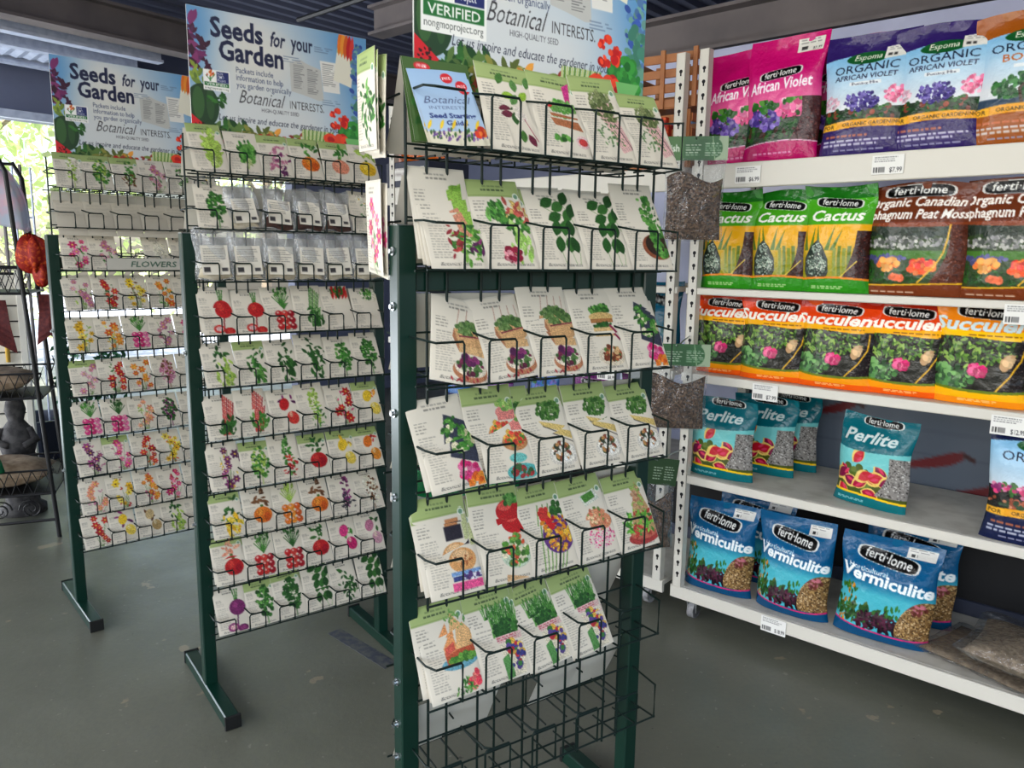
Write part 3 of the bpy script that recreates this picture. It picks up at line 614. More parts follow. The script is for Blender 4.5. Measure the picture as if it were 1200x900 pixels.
def bag_art(kind, nx=120):
    if kind == 'violet':
        c = Cv(.3, .44, nx, (206, 22, 124), 11); u, v = c.grid(); g = (np.clip((v - .26) / .22, 0, 1) * .6)[..., None]; c.a = c.a * (1 - g) + np.array((250, 160, 190), np.float32) * g
        c.clip = (v > .5) & (v < .88)
        c.rect(0, .66, 1, .9, (44, 70, 44)); c.fblobs(130, .45, .72, .45, .16, .035, DG + [(90, 60, 50)]); c.fblobs(70, .32, .64, .26, .1, .036, [(110, 80, 170), (80, 60, 140), (150, 130, 200)]); c.fblobs(50, .62, .58, .16, .07, .04, [(240, 130, 180), (250, 180, 200), (226, 96, 150)])
        c.fblobs(14, .3, .55, .24, .04, .045, GR); c.fblobs(8, .72, .52, .16, .03, .04, GR); c.clip = None
        soilband(c, 3, .8, .5, .88, ((84, 44, 48), (130, 80, 76), (60, 34, 38)))
        c.poly([(0, .88)] + [(q / 20, .88 - .035 * math.sin(q / 20 * 2.6)) for q in range(21)] + [(1, 1), (0, 1)], (196, 20, 116)); c.line([(q / 20, .875 - .035 * math.sin(q / 20 * 2.6)) for q in range(21)], .012, (236, 200, 220))
        c.rect(.64, .04, .94, .14, (226, 224, 216)); c.bars(.67, .05, .92, .09, 2, (130, 130, 130), .4); c.bars(.68, .1, .8, .13, 1, (40, 40, 40), .9); c.text('$7.99', .82, .132, .03, (60, 60, 60), fit=.1)
        c.text('African Violet', .5, .43, .125, (250, 244, 248), .022, .22, 'c', -.05, fit=.84); ferti(c, .5, .3, .52, -.1, .11); c.bars(.2, .93, .8, .95, 1, (236, 180, 210), .7)
    elif kind in ('orgviolet', 'bonsai', 'orgblend'):
        base = {'orgviolet': (60, 40, 112), 'bonsai': (170, 100, 34), 'orgblend': (30, 42, 84)}[kind]
        c = Cv(.3, .4, nx, base, 21); u, v = c.grid(); sk = (v > .2 - .04 * np.sin(u * 3.1)) & (v < .72)
        g = np.clip((v - .2) / .4, 0, 1)[..., None]; sky_ = np.array((150, 200, 232), np.float32) * (1 - g) + np.array((226, 230, 234), np.float32) * g; c.a[sk] = sky_[sk]
        c.ell(.5, .2, .24, .07, (36, 104, 56)); c.text('Espoma', .5, .215, .07, (240, 240, 226), .01, .2, 'c', fit=.3)
        c.text('ORGANIC', .5, .32, .1, (34, 40, 70), 0, 0, 'c', -.02, fit=.72)
        if kind == 'orgviolet':
            c.text('AFRICAN VIOLET', .5, .38, .06, (40, 36, 70), .01, .15, 'c', fit=.72); c.rect(.32, .4, .68, .43, (226, 232, 236)); c.text('Potting Mix', .5, .426, .032, (60, 60, 80), 0, 0, 'c', fit=.3)
            c.rect(0, .62, 1, .76, (44, 64, 40)); c.fblobs(60, .5, .66, .5, .06, .03, DG + [(150, 80, 60)]); c.fblobs(130, .46, .56, .2, .075, .022, [(86, 70, 150), (66, 50, 130), (130, 116, 190)]); c.fblobs(60, .84, .52, .12, .07, .022, [(236, 140, 176), (226, 110, 150), (246, 186, 206)]); c.fblobs(40, .1, .56, .1, .06, .02, [(214, 170, 190), (230, 200, 210)])
        elif kind == 'bonsai':
            c.text('BONSAI', .5, .395, .075, (196, 110, 40), .01, 0, 'c', fit=.5); c.rect(.36, .42, .64, .445, (226, 232, 236))
            c.rect(0, .66, 1, .74, (70, 90, 110)); c.fblobs(120, .5, .58, .3, .09, .03, [(50, 110, 60), (36, 86, 50), (80, 140, 80)]); c.line([(.5, .7), (.46, .6), (.55, .52)], .03, (80, 56, 40))
        else:
            c.rect(0, .55, 1, .74, (44, 44, 40)); c.fblobs(120, .5, .56, .5, .06, .028, [(214, 80, 130), (150, 60, 120), (80, 130, 70), (230, 150, 180)]); c.fblobs(60, .5, .67, .5, .05, .03, [(170, 96, 70), (200, 140, 110), (60, 90, 60)])
        c.poly([(0, .73)] + [(q / 20, .735 - .03 * math.sin(q / 20 * 3.1)) for q in range(21)] + [(1, .8)] + [(1 - q / 20, .8 - .03 * math.sin(q / 20 * 3.1)) for q in range(21)], (236, 176, 50)); c.rect(0, .8, 1, 1, base); c.rect(0, .78, 1, .81, base)
        c.rect(.0, .725, .2, .785, (244, 190, 64)); c.text('FOR', .1, .77, .045, (90, 70, 30), .01, 0, 'c', fit=.14); c.text('ORGANIC GARDENING', .6, .758, .04, (90, 70, 30), .008, 0, 'c', fit=.66)
        c.bars(.08, .83, .8, .855, 1, (214, 130, 90), .8); c.bars(.06, .87, .94, .93, 2, (226, 226, 236), .6); c.bars(.2, .95, .8, .965, 1, (170, 170, 196), .7)
        if kind == 'orgviolet': c.poly([(.68, .13), (.97, .11), (.97, .21), (.68, .23)], (228, 226, 220)); c.bars(.71, .135, .93, .17, 2, (130, 130, 130), .4); c.bars(.71, .185, .83, .21, 1, (40, 40, 40), .9)
    elif kind == 'cactus':
        c = Cv(.25, .375, nx, (88, 176, 40), 31); u, v = c.grid(); c.rect(0, 0, 1, .12, (40, 128, 36))
        c.a[(v > .36) & (v < .86)] = (246, 190, 26); g = (np.clip((v - .5) / .3, 0, 1) * .6 * (v < .86) * (v > .36))[..., None]; c.a = c.a * (1 - g) + np.array((120, 150, 40), np.float32) * g
        for (a, b, t) in ((.18, .38, .02), (.3, .36, -.06), (.42, .37, .08), (.5, .4, .12), (.1, .4, -.05)): c.poly([(a - .03, .6), (a + t, b), (a + .04, .6)], (110, 140, 40))
        for q in range(5): c.rect(.52 + .07 * q, .58 - .02 * (q % 2), .57 + .07 * q, .84, [(150, 160, 50), (120, 140, 44)][q % 2])
        c.poly([(.27, .5), (.36, .56), (.45, .68), (.46, .8), (.42, .86), (.12, .86), (.08, .8), (.09, .68), (.18, .56)], (38, 58, 46)); c.fblobs(40, .27, .58, .08, .05, .013, [(170, 186, 170)]); c.fblobs(170, .27, .74, .16, .11, .013, [(170, 186, 170), (120, 140, 124), (200, 206, 190)])
        soilband(c, 3, .82, .42, .87, ((70, 30, 26), (110, 60, 50), (50, 24, 24))); c.line([(.86, .7), (.6, .87)], .014, (226, 200, 80))
        c.poly([(0, .86)] + [(q / 20, .865 - .02 * math.sin(q / 20 * 3.)) for q in range(21)] + [(1, 1), (0, 1)], (236, 150, 30)); c.poly([(0, .885)] + [(q / 20, .885 - .02 * math.sin(q / 20 * 3.)) for q in range(21)] + [(1, 1), (0, 1)], (64, 160, 40))
        c.text('Cactus', .5, .325, .14, (250, 250, 240), .025, .2, 'c', fit=.76); ferti(c, .5, .16, .62, .08, .13); c.bars(.2, .935, .7, .97, 2, (230, 240, 200), .6)
    elif kind == 'peat':
        c = Cv(.33, .38, nx, (124, 66, 40), 41); u, v = c.grid(); c.rect(0, .36, 1, .4, (150, 78, 40))
        m = (v > .38 + .02 * np.sin(u * 3)) & (v < .9); c.clip = m; c.rect(0, .36, 1, .92, (60, 84, 44)); c.fblobs(60, .4, .43, .5, .04, .05, [(56, 74, 60), (40, 60, 44)]); c.fblobs(160, .4, .53, .45, .05, .02, [(196, 196, 190), (150, 150, 150), (90, 96, 90)]); c.rect(0, .6, 1, .67, (84, 136, 50)); c.fblobs(50, .2, .68, .25, .03, .03, [(96, 100, 150), (110, 110, 160)]); c.fblobs(120, .35, .8, .4, .08, .025, DG + [(60, 100, 60)], 'l')
        c.fblobs(50, .58, .74, .12, .06, .035, [(240, 100, 40), (230, 70, 50), (246, 140, 70)]); c.fblobs(26, .24, .72, .1, .05, .035, [(240, 140, 70), (244, 180, 100)]); c.fblobs(14, .34, .84, .08, .03, .03, [(240, 130, 90)]); c.clip = None
        mm = soilband(c, 3, .84, .38, .9, ((110, 62, 46), (140, 86, 66), (84, 46, 36)))
        c.line([(.84, .38), (.82, .5), (.78, .62), (.7, .74), (.56, .88)], .016, (236, 190, 50)); c.poly([(0, .9)] + [(q / 20, .9 + .015 * math.cos(q / 20 * 3.)) for q in range(21)] + [(1, 1), (0, 1)], (138, 74, 40)); c.line([(q / 20, .895 + .015 * math.cos(q / 20 * 3.)) for q in range(21)], .014, (236, 190, 50))
        c.text('Organic Canadian', .46, .215, .115, (250, 246, 240), .028, .15, 'c', fit=.92); c.text('Sphagnum Peat Moss', .48, .325, .115, (250, 246, 240), .028, .15, 'c', fit=1.0); ferti(c, .47, .08, .62, 0, .12); c.bars(.1, .96, .6, .975, 1, (240, 220, 200), .7)
    elif kind in ('succ', 'succy'):
        c = Cv(.29, .33, nx, (232, 84, 24) if kind == 'succ' else (240, 150, 30), 51); u, v = c.grid(); c.a[(v > .27 + .03 * np.sin(u * 3)) & (v < .5)] = (250, 190, 30) if kind == 'succ' else (252, 206, 20)
        if kind == 'succ': c.rect(0, 0, 1, .1, (190, 50, 18))
        c.clip = (v > .36 - .012 * np.sin(u * 6)) & (v < .85); c.rect(0, .3, 1, .9, (40, 40, 30)); c.fblobs(170, .4, .48, .45, .13, .035, [(110, 150, 60), (80, 120, 50), (150, 180, 90), (60, 90, 44)], 'l'); c.fblobs(110, .2, .74, .25, .12, .035, [(90, 140, 80), (130, 176, 110), (60, 100, 60)])
        c.fblobs(50, .5, .66, .09, .055, .03, [(226, 40, 130), (200, 24, 110), (240, 110, 160)]); c.fblobs(20, .8, .58, .06, .08, .04, [(220, 190, 150), (196, 160, 120)]); c.clip = None
        soilband(c, 3, .86, .36, .86, ((40, 28, 30), (66, 50, 50), (110, 100, 96), (28, 20, 22))); c.line([(.92, .38), (.9, .55), (.82, .7), (.68, .85)], .016, (236, 190, 50))
        c.poly([(0, .83)] + [(q / 20, .82 + .03 * math.sin(q / 20 * 3.)) for q in range(21)] + [(1, 1), (0, 1)], (120, 140, 40)); c.poly([(0, .855)] + [(q / 20, .845 + .03 * math.sin(q / 20 * 3.)) for q in range(21)] + [(1, 1), (0, 1)], (250, 170, 24) if kind == 'succ' else (252, 196, 20)); c.rect(0, .93, 1, 1, (242, 112, 26) if kind == 'succ' else (248, 160, 30))
        c.text('Succulent', .5, .29, .16, (252, 250, 240) if kind == 'succ' else (214, 232, 236), .035, .2, 'c', fit=1.08); ferti(c, .5, .13, .55, .05, .12); c.bars(.3, .94, .8, .97, 2, (255, 220, 160), .6)
        c.bars(.35, .325, .9, .345, 1, (120, 70, 20), .7)
    elif kind == 'perlite':
        c = Cv(.28, .33, nx, (14, 116, 128), 61); u, v = c.grid(); c.a[(v > .36 + .02 * np.sin(u * 4)) & (v < .86)] = (130, 206, 206); c.clip = (v > .38) & (v < .88)
        c.rect(0, .66, 1, .9, (90, 100, 40)); c.fblobs(40, .3, .7, .3, .14, .05, [(90, 110, 40), (120, 140, 60)])
        for i, (a, b, r_) in enumerate([(.12, .56, 1.2), (.16, .7, .3), (.3, .52, -.9), (.46, .62, .5), (.6, .52, .8), (.5, .68, -.3), (.3, .78, -.5), (.66, .72, -.4), (.1, .78, .9), (.44, .82, .2), (.2, .6, 2.4), (.56, .6, 2.6)]):
            c.leaf(a - .02, b, .26, .17, r_, (236, 206, 120)); c.leaf(a, b, .22, .125, r_, [(176, 24, 70), (140, 24, 80), (200, 40, 60)][i % 3]); c.leaf(a + .04, b, .12, .04, r_, (220, 70, 110))
        c.clip = None; soilband(c, 3, .78, .4, .84, ((150, 146, 142), (196, 194, 190), (110, 106, 104), (70, 66, 64)))
        c.poly([(0, .835)] + [(q / 20, .85 + .03 * (q / 20) - .01 * math.sin(q / 20 * 3)) for q in range(21)] + [(1, 1), (0, 1)], (240, 206, 40)); c.poly([(0, .86)] + [(q / 20, .875 + .03 * (q / 20) - .01 * math.sin(q / 20 * 3)) for q in range(21)] + [(1, 1), (0, 1)], (16, 124, 132))
        c.text('Perlite', .46, .28, .17, (214, 226, 224), .025, .15, 'c', fit=.72); ferti(c, .55, .055, .5, .0, .11); c.bars(.1, .93, .6, .96, 2, (180, 220, 224), .6)
    elif kind == 'verm':
        c = Cv(.34, .385, nx, (14, 104, 148), 71); u, v = c.grid(); g = (np.clip((v - .4) / .15, 0, 1) * (v < .9))[..., None]; c.a = c.a * (1 - g) + np.array((90, 190, 204), np.float32) * g
        c.clip = v < .9; c.fblobs(60, .1, .7, .12, .2, .03, [(70, 130, 50), (50, 110, 50), (200, 140, 40)], 'l', -1.4); c.fblobs(90, .3, .8, .3, .09, .04, DG + [(90, 120, 50)], 'l', -1.4); c.fblobs(120, .5, .8, .26, .07, .035, [(70, 24, 50), (90, 36, 64), (50, 20, 40)], 'l'); c.fblobs(20, .62, .7, .14, .05, .03, [(60, 120, 50)], 'l', -1.4); c.clip = None
        c.clip = (((u - .92) / .26) ** 2 + ((v - .82) / .3) ** 2 < 1) & (v < .9); c.rect(0, 0, 1, 1, (150, 120, 80)); c.blobs(1200, (.6, .4, 1, .92), .008, [(190, 160, 110), (120, 92, 60), (214, 190, 150), (90, 70, 50)]); c.fblobs(40, .84, .6, .1, .05, .02, [(190, 120, 130), (120, 70, 60)]); c.clip = None
        c.poly([(0, .86)] + [(q / 20, .86 + .05 * math.sin(q / 20 * 2.4)) for q in range(21)] + [(1, 1), (0, 1)], (214, 60, 130)); c.poly([(0, .875)] + [(q / 20, .875 + .05 * math.sin(q / 20 * 2.4)) for q in range(21)] + [(1, 1), (0, 1)], (12, 92, 134))
        c.text('Horticultural', .1, .33, .062, (226, 236, 240), .012, .1, rot=.06, fit=.42); c.text('Vermiculite', .5, .45, .16, (246, 250, 250), .032, .12, 'c', .09, fit=.96); ferti(c, .5, .2, .6, .12, .14)
        c.rect(.66, .05, .94, .15, (224, 222, 216)); c.bars(.68, .06, .92, .1, 2, (120, 120, 120), .4); c.bars(.7, .11, .78, .14, 1, (30, 30, 30), .9)
    elif kind == 'bigpurple':
        c = Cv(.3, .6, nx, (120, 30, 120), 81); c.rect(0, 0, 1, .06, (100, 24, 104)); c.rect(0, .35, 1, .85, (150, 110, 170)); c.fblobs(80, .5, .62, .5, .2, .06, [(80, 60, 120), (70, 100, 60), (200, 150, 190)]); ferti(c, .55, .16, .6, 0, .13); c.text('African Violet', .5, .3, .07, (236, 226, 240), .02, .2, 'c', fit=.8)
    elif kind == 'bigblue':
        c = Cv(.3, .6, nx, (70, 120, 176), 82); c.rect(0, .0, 1, .08, (110, 150, 190)); c.fblobs(100, .5, .3, .5, .2, .04, [(90, 80, 150), (120, 110, 180), (70, 110, 70)]); c.rect(0, .6, 1, 1, (36, 50, 100)); c.text('ORGANIC', .5, .16, .07, (40, 50, 90), 0, 0, 'c', fit=.7)
    elif kind == 'greenbag':
        c = Cv(.24, .36, nx, (20, 110, 66), 83); c.fblobs(30, .5, .3, .2, .12, .06, [(190, 200, 180), (110, 150, 120), (60, 120, 80)]); c.bars(.15, .5, .85, .6, 3, (160, 206, 176), .5); c.rect(0, .66, 1, .7, (16, 90, 54)); c.bars(.2, .75, .7, .85, 2, (170, 210, 180), .5)
    elif kind == 'orangebag':
        c = Cv(.2, .36, nx, (190, 66, 24), 84); c.rect(0, .34, 1, .46, (206, 130, 40)); c.text('MIX', .5, .43, .09, (240, 226, 190), .02, 0, 'c', fit=.5); c.rect(.14, .46, .86, .86, (44, 34, 28)); c.blobs(200, (.16, .48, .84, .84), .03, [(60, 46, 36), (90, 70, 50), (30, 24, 20)]); c.rect(0, .88, 1, 1, (206, 110, 30)); c.rect(0, .5, .12, .9, (214, 120, 30)); c.rect(.88, .5, 1, .9, (214, 120, 30))
    elif kind == 'tealbag':
        c = Cv(.24, .36, nx, (20, 96, 120), 85); c.fblobs(40, .5, .6, .4, .2, .05, [(60, 120, 120), (150, 170, 180), (40, 60, 80)]); ferti(c, .5, .2, .6, .2, .14)
    return c
def price_tag_art(price, nx=50, w=.1, h=.062):
    c = Cv(w, h, nx, (232, 231, 226), int(price.replace('.', '')) % 97); c.bars(.08, .1, .92, .42, 3, (90, 90, 92), .4); 
    for q in range(14): c.rect(.06 + .026 * q, .62, .06 + .026 * q + (.012 if q % 3 else .02), .88, (40, 40, 42))
    c.text('$' + price, .93, .88, .32, (40, 40, 44), .01, 0, 'l') if False else c.text('$' + price, .56, .88, .34, (40, 40, 44), .01, fit=.38)
    return c

# ================================================================== SETTING
SF = frame(.762, 3.06, -41)                       # the shelving line: x along it, -y towards the aisle
def sp(s, n, z): return SF @ Vector((s, -n, z))
mb = MB(); mb.box(-7.5, 7, -6, 10, -.1, 0); struct('floor', mb, MT['floor'])
mb = MB(); mb.box(-40, -7.5, -12, 30, -.14, -.02); mb.box(-7.5, 7, 10, 30, -.14, -.02); struct('trim_1', mb, MT['ground'])
WALLF = frame(-3.87, 5.96, 49)                    # wall with the big opening towards the garden
mb = MB(); mb.box(-3.9, 4.9, 0, .12, 2.5, 3.35, WALLF); struct('wall_left', mb, MT['wallblue'])
mb = MB(); mb.box(-3.9, 2.9, -.04, 0, 2.5, 2.56, WALLF); mb.box(-3.9, 2.9, -.03, 0, 2.93, 2.97, WALLF); struct('trim_2', mb, MT['galv'])
mb = MB(); mb.box(2.5, 4.9, 0, .12, 0, 2.5, WALLF); struct('wall_side', mb, MT['wallblue'])
mb = MB(); mb.box(-5.85, 5.2, 3.6, 3.72, 0, 3.35, SF); struct('wall_back', mb, MT['wallblue'])
# the pale panel wall behind the shelving, with a window opening
mb = MB(); wz = 2.73
mb.box(-1.35, -1.12, 1.5, 1.58, 0, wz, SF); mb.box(-.62, 4.2, 1.5, 1.58, 0, wz, SF); mb.box(-1.12, -.62, 1.5, 1.58, 0, 1.95, SF); mb.box(-1.12, -.62, 1.5, 1.58, 2.5, wz, SF)
struct('wall_right', mb, MT['lav'])
w1 = tag(empty('window_1', None, None, sp(-.87, -1.5, 0), RD(-41)), kind='structure')
mb = MB()
for b in ((-.25, -.22, 1.95, 2.5), (.22, .25, 1.95, 2.5), (-.22, .22, 1.95, 1.98), (-.22, .22, 2.47, 2.5), (-.22, .22, 2.2, 2.215)): mb.box(b[0], b[1], -.02, .05, b[2], b[3])
mb.build('window_frame', MT['white'], w1)
mb = MB(); mb.box(-.22, .22, .02, .025, 1.98, 2.47); mb.build('pane', MT['glass'], w1)
# roof: ribbed dark sheet on beams
mb = MB(); vs = []; fs = []; k = 0
for i in range(110):
    s = -8 + i * .15
    for j, (ds, dz) in enumerate(((0, 0), (.05, 0), (.07, .035), (.12, .035))):
        vs += [SF @ Vector((s + ds, -6.5, 3.35 + dz)), SF @ Vector((s + ds, 3.7, 3.35 + dz))]
n = len(vs) // 2
fs = [(2 * i, 2 * i + 2, 2 * i + 3, 2 * i + 1) for i in range(n - 1)]
mb.add(vs, fs); struct('ceiling', mb, MT['roofdark'])
def ibeam(mb, F, a, b, y, z, h=.26, w=.12, t=.02):
    mb.box(a, b, y - w / 2, y + w / 2, z, z + t, F); mb.box(a, b, y - w / 2, y + w / 2, z + h - t, z + h, F); mb.box(a, b, y - t / 2, y + t / 2, z + t, z + h - t, F)
beams = [(-1.7, 5., 1.66, 2.76, .24, .2), (-3.2, 5., .95, 3.08, .2, .14), (-3.2, 5., -.6, 3.12, .2, .1), (-4.2, 5., 2.75, 3.08, .2, .12)]
for i, (a, b, y, z, h, w) in enumerate(beams):
    mb = MB(); ibeam(mb, SF, a, b, y, z, h, w); mb.build('roof_beam', MT['beam']); o = bpy.context.scene.objects[-1] if False else list(COL.objects)[-1]; o['kind'] = 'structure'
BF = frame(-3.25, 5.2, 51)
for i, (a, b, y, z, h, w, m) in enumerate(((-5, 3.4, .06, 3.0, .24, .16, 'beam'), (-5, 1.1, .24, 2.95, .1, .09, 'galv'), (-5, 1.0, .42, 2.9, .1, .08, 'galv'), (-5, 1.35, .78, 2.86, .1, .07, 'galv'))):
    mb = MB(); ibeam(mb, BF, a, b, y, z, h, w); o = mb.build('roof_beam' if m == 'beam' else 'purlin', MT[m]); o['kind'] = 'structure'
mb = MB(); vs = []
for i in range(120):
    x = -4.5 + i * .045; vs += [BF @ Vector((x, .46, 2.93 + .012 * (i % 2))), BF @ Vector((x, .74, 2.90 + .012 * (i % 2)))]
mb.add(vs, [(2 * i, 2 * i + 2, 2 * i + 3, 2 * i + 1) for i in range(119)]); struct('trim_3', mb, MT['galv'])
for (s, yy, L) in ((-2.9, 1.2, 1.5), (-2.2, .2, 1.2), (-1.0, 1.8, 1.2), (.6, 0.4, 1.4), (-1.9, 2.2, 1.3)):        # knee braces between the beams
    mb = MB(); mb.tube([SF @ Vector((s, yy, 3.3)), SF @ Vector((s + .25, yy + L * .6, 3.1))], .022, 6); o = mb.build('roof_brace', MT['galv']); o['kind'] = 'structure'
mb = MB(); mb.tube([SF @ Vector((-3.2, .3, 3.05)), SF @ Vector((4., .3, 3.05))], .016, 6); o = mb.build('conduit', MT['black']); o['kind'] = 'structure'

mb = MB(); mb.box(-.19, .19, -.03, .03, .0, .0015, Matrix.Translation((-.575, 2.787, 0)) @ Matrix.Rotation(RD(-43.5), 4, 'Z')); o = mb.build('floor_strip', mat('mottled_blue_grey', (58, 62, 76), .5, noise=(40, (86, 88, 86), .42, .6))); o['kind'] = 'structure'  # thin mottled blue-grey strip lying flat on the floor

# ================================================================== GARDEN beyond the opening
def tree(x, y, h, r, seed, lab, nleaf):
    t = empty('tree', lab, 'tree', (x, y, 0), 0, 'trees beyond the opening'); rs = np.random.RandomState(seed)
    mb = MB(); mb.tube([(0, 0, 0), (.1, 0, h * .4), (0, .1, h * .7)], [.16, .12, .05], 8)
    for a in range(5): mb.tube([(.05, 0, h * .4), (r * .7 * math.cos(a * 1.3), r * .7 * math.sin(a * 1.3), h * (.6 + .06 * a))], [.06, .02], 5)
    mb.build('trunk', MT['bark'], t)
    P = rs.normal(0, 1, (nleaf, 3)); P /= np.linalg.norm(P, axis=1)[:, None]; P *= (rs.rand(nleaf, 1) ** .4)
    cl = rs.normal(0, .5, (26, 3)); P = P * .42 + cl[rs.randint(26, size=nleaf)]
    P = P * np.array((r, r, h * .42)) + np.array((0, 0, h * .6)); P[:, 2] = np.clip(P[:, 2], .25, None)
    a = rs.normal(0, 1, (nleaf, 3)); b = rs.normal(0, 1, (nleaf, 3)); a /= np.linalg.norm(a, axis=1)[:, None]; b /= np.linalg.norm(b, axis=1)[:, None]; L = .09
    V = np.stack([P - a * L, P + b * L * .5, P + a * L, P - b * L * .5], 1).reshape(-1, 3); me = bpy.data.meshes.new('crown')
    me.from_pydata(V.tolist(), [], np.arange(nleaf * 4).reshape(-1, 4).tolist()); me.materials.append(MT['leaf'])
    o = obj('crown', me, t); o['kind'] = 'stuff'
tree(-7.6, 10.2, 6.0, 2.4, 1, 'pale green leafy tree behind the sunlit opening', 5000)
tree(-13.4, 14.0, 7.0, 2.4, 2, 'taller leafy tree at the left edge beyond the opening', 5000)
tree(-5.0, 15.6, 6.0, 2.4, 3, 'leafy tree seen through the gaps of the flower rack', 3500)
ST = empty('garden_stake_bundle', 'thin tall garden stakes standing in the sunlit opening', 'garden stakes', (-3.55, 5.55, 0), RD(40))
for i, (x, z) in enumerate(((-.12, 2.02), (-.06, 2.08), (0, 2.1), (.05, 2.12), (.1, 2.1), (-.2, 1.98))):
    mb = MB(); mb.tube([(x, .05 * (i % 2), 0), (x * 1.1, .05 * (i % 2), z)], .008 + .004 * (i % 2), 6); mb.build('stake', MT['beam'] if i % 2 else MT['galv'], ST)
mb = MB(); mb.tube([(-.24, .02, 1.75), (.12, .02, 1.75)], .006, 5); mb.build('tie_wire', MT['galv'], ST)
mb = MB(); mb.lathe([(.0, 0), (.22, 0), (.27, .3), (.24, .3), (.2, .02), (0, .02)], 16); mb.build('holder', MT['tray'], ST)

# ================================================================== SEED RACKS
PW = {'big': (.130, .19), 'small': (.104, .155)}
def rack(label, x, y, yaw, nc, tiers, pitch, s0, h, nf, bolts, rear=True, skip_last=False):
    R = empty('seed_display_rack', label, 'display rack', (x, y, 0), RD(yaw), 'seed packet display racks')
    Wd = .66; hp = 1.58
    for s in (0, Wd):
        mb = MB(); mb.bbox(s - .021, s + .021, -.021, .021, .044, hp, .003); po = mb.build('post', MT['green'], R)
        mb = MB(); mb.bbox(s - .023, s + .023, -.25, .25, 0, .044, .004); ft = mb.build('foot', MT['green'], R)
        for e in (-1, 1):
            mb = MB(); mb.bbox(s - .025, s + .025, min(e * .25, e * .262), max(e * .25, e * .262), -.0, .047, .003); mb.build('end_cap', MT['cap'], ft)
        mb = MB(); mb.bbox(s - .0205, s + .0205, -.0205, .0205, hp, hp + .003, .002); mb.build('post_cap', MT['steel'] if s == 0 else MT['cap'], po)
        sd = -1 if s == 0 else 1
        for z in bolts:
            mb = MB(); X = s + sd * .021
            mb.tube([(X, 0, z), (X + sd * .003, 0, z)], .009, 10); mb.tube([(X + sd * .003, 0, z), (X + sd * .009, 0, z)], .005, 8); mb.build('bolt', MT['steel'], po)
    for z in (1.45,):
        mb = MB(); mb.bbox(.021, Wd - .021, -.012, .012, z, z + (.045 if z > 1 else .035), .003); mb.build('crossbar', MT['green'], R)
    lo = tiers[-1] - (.09 if nc == 5 else .008); hi = tiers[0] + .12
    wr = .0024
    for i in range(nc):
        for q in (.26, .62):
            s = s0 + (i + q) * pitch; mb = MB(); mb.tube([(s, -.016, lo), (s, -.016, hi)], wr * 1.25, 6); mb.build('vertical_wire', MT['wire'], R)
    sE = s0 + nc * pitch
    for s in (s0 - .012, sE + .004):
        mb = MB(); mb.tube([(s, -.016, tiers[1 if nc == 5 else 2]), (s, -.016, hi)], wr * 1.3, 6); mb.build('vertical_wire', MT['wire'], R)
    for ti, z0 in enumerate(tiers):
        hh = h * (1.15 if ti == 0 else 1)
        mb = MB()
        for (yy, z) in ((-.018, z0 + hh + .012), (-.018, z0 + .01), (-nf + .001, z0), (-nf * .5, z0 - .003)): mb.tube([(s0 - .012, yy, z), (sE + .004, yy, z)], wr, 6)
        mb.build('tier_wire', MT['wire'], R)
        for sg in ((-1, 1) if rear else (-1,)):
            f = sg * nf
            for i in range(nc):
                a = s0 + i * pitch; b = a + pitch * .52; mb = MB()
                if i == 0:
                    mb.tube([(a - .008, sg * .018, z0 + hh + .005), (a - .008, f * .8, z0 + hh + .004), (a + .006, f, z0 + hh), (b, f, z0 + hh), (b + .003, f, z0 + hh - .006), (b + .003, f, z0), (b + .003, sg * .016, z0 - .003)], wr, 6)
                else:
                    mb.tube([(a, sg * .016, z0 - .003), (a, f, z0), (a, f, z0 + hh - .006), (a + .004, f, z0 + hh), (b - .004, f, z0 + hh), (b, f, z0 + hh - .006), (b, f, z0), (b, sg * .016, z0 - .003)], wr, 6)
                    mb.tube([(a - .012, sg * .018, z0 + hh + .016), (a + .004, f * .9, z0 + hh + .002), (a + .02, f, z0 + hh)], wr, 6)
                mb.build('pocket_wire', MT['wire'], R)
            mb = MB(); mb.tube([(sE, sg * .016, z0 - .003), (sE, f, z0), (sE, f, z0 + hh), (sE, sg * .018, z0 + hh + .01)], wr, 6); mb.build('pocket_wire', MT['wire'], R)
            if sg == 1:
                mb = MB(); mb.tube([(s0 - .012, f, z0), (sE + .004, f, z0)], wr, 6); mb.build('tier_wire', MT['wire'], R)
    return R
MESH = {}
PR = random.Random(5)
ALLP = [0]
def pmesh(size, kind, k1, k2, header):
    k = (size, kind, k1, k2, header)
    if k not in MESH:
        w, h = PW[size]; sd = len(MESH) + 3
        cv = packet_art(w, h, 76 if size == 'big' else 40, sd, kind, k1, k2, header)
        MESH[k] = packet_mesh('seed_packet', cv, sd, .0042 if size == 'big' else .003, .004)
    return MESH[k]
def put_packet(F, size, me, s, nb, z, label, group, lean=0., k=0, rear=False, extra_tilt=0., name='seed_packet', cat='seed packet'):
    w, h = PW[size]; tilt = math.asin(min(.6, max(.05, (nb - .014) / h))) + extra_tilt
    sg = -1 if rear else 1
    L = Matrix.Translation((s + w / 2, -sg * nb, z)) @ Matrix.Rotation(math.pi if rear else 0, 4, 'Z') @ Matrix.Rotation(-tilt, 4, 'X') @ Matrix.Rotation(lean, 4, 'Y')
    o = bpy.data.objects.new(name, me); COL.objects.link(o); place(o, F @ L); tag(o, label, cat, group); ALLP[0] += 1
    return o
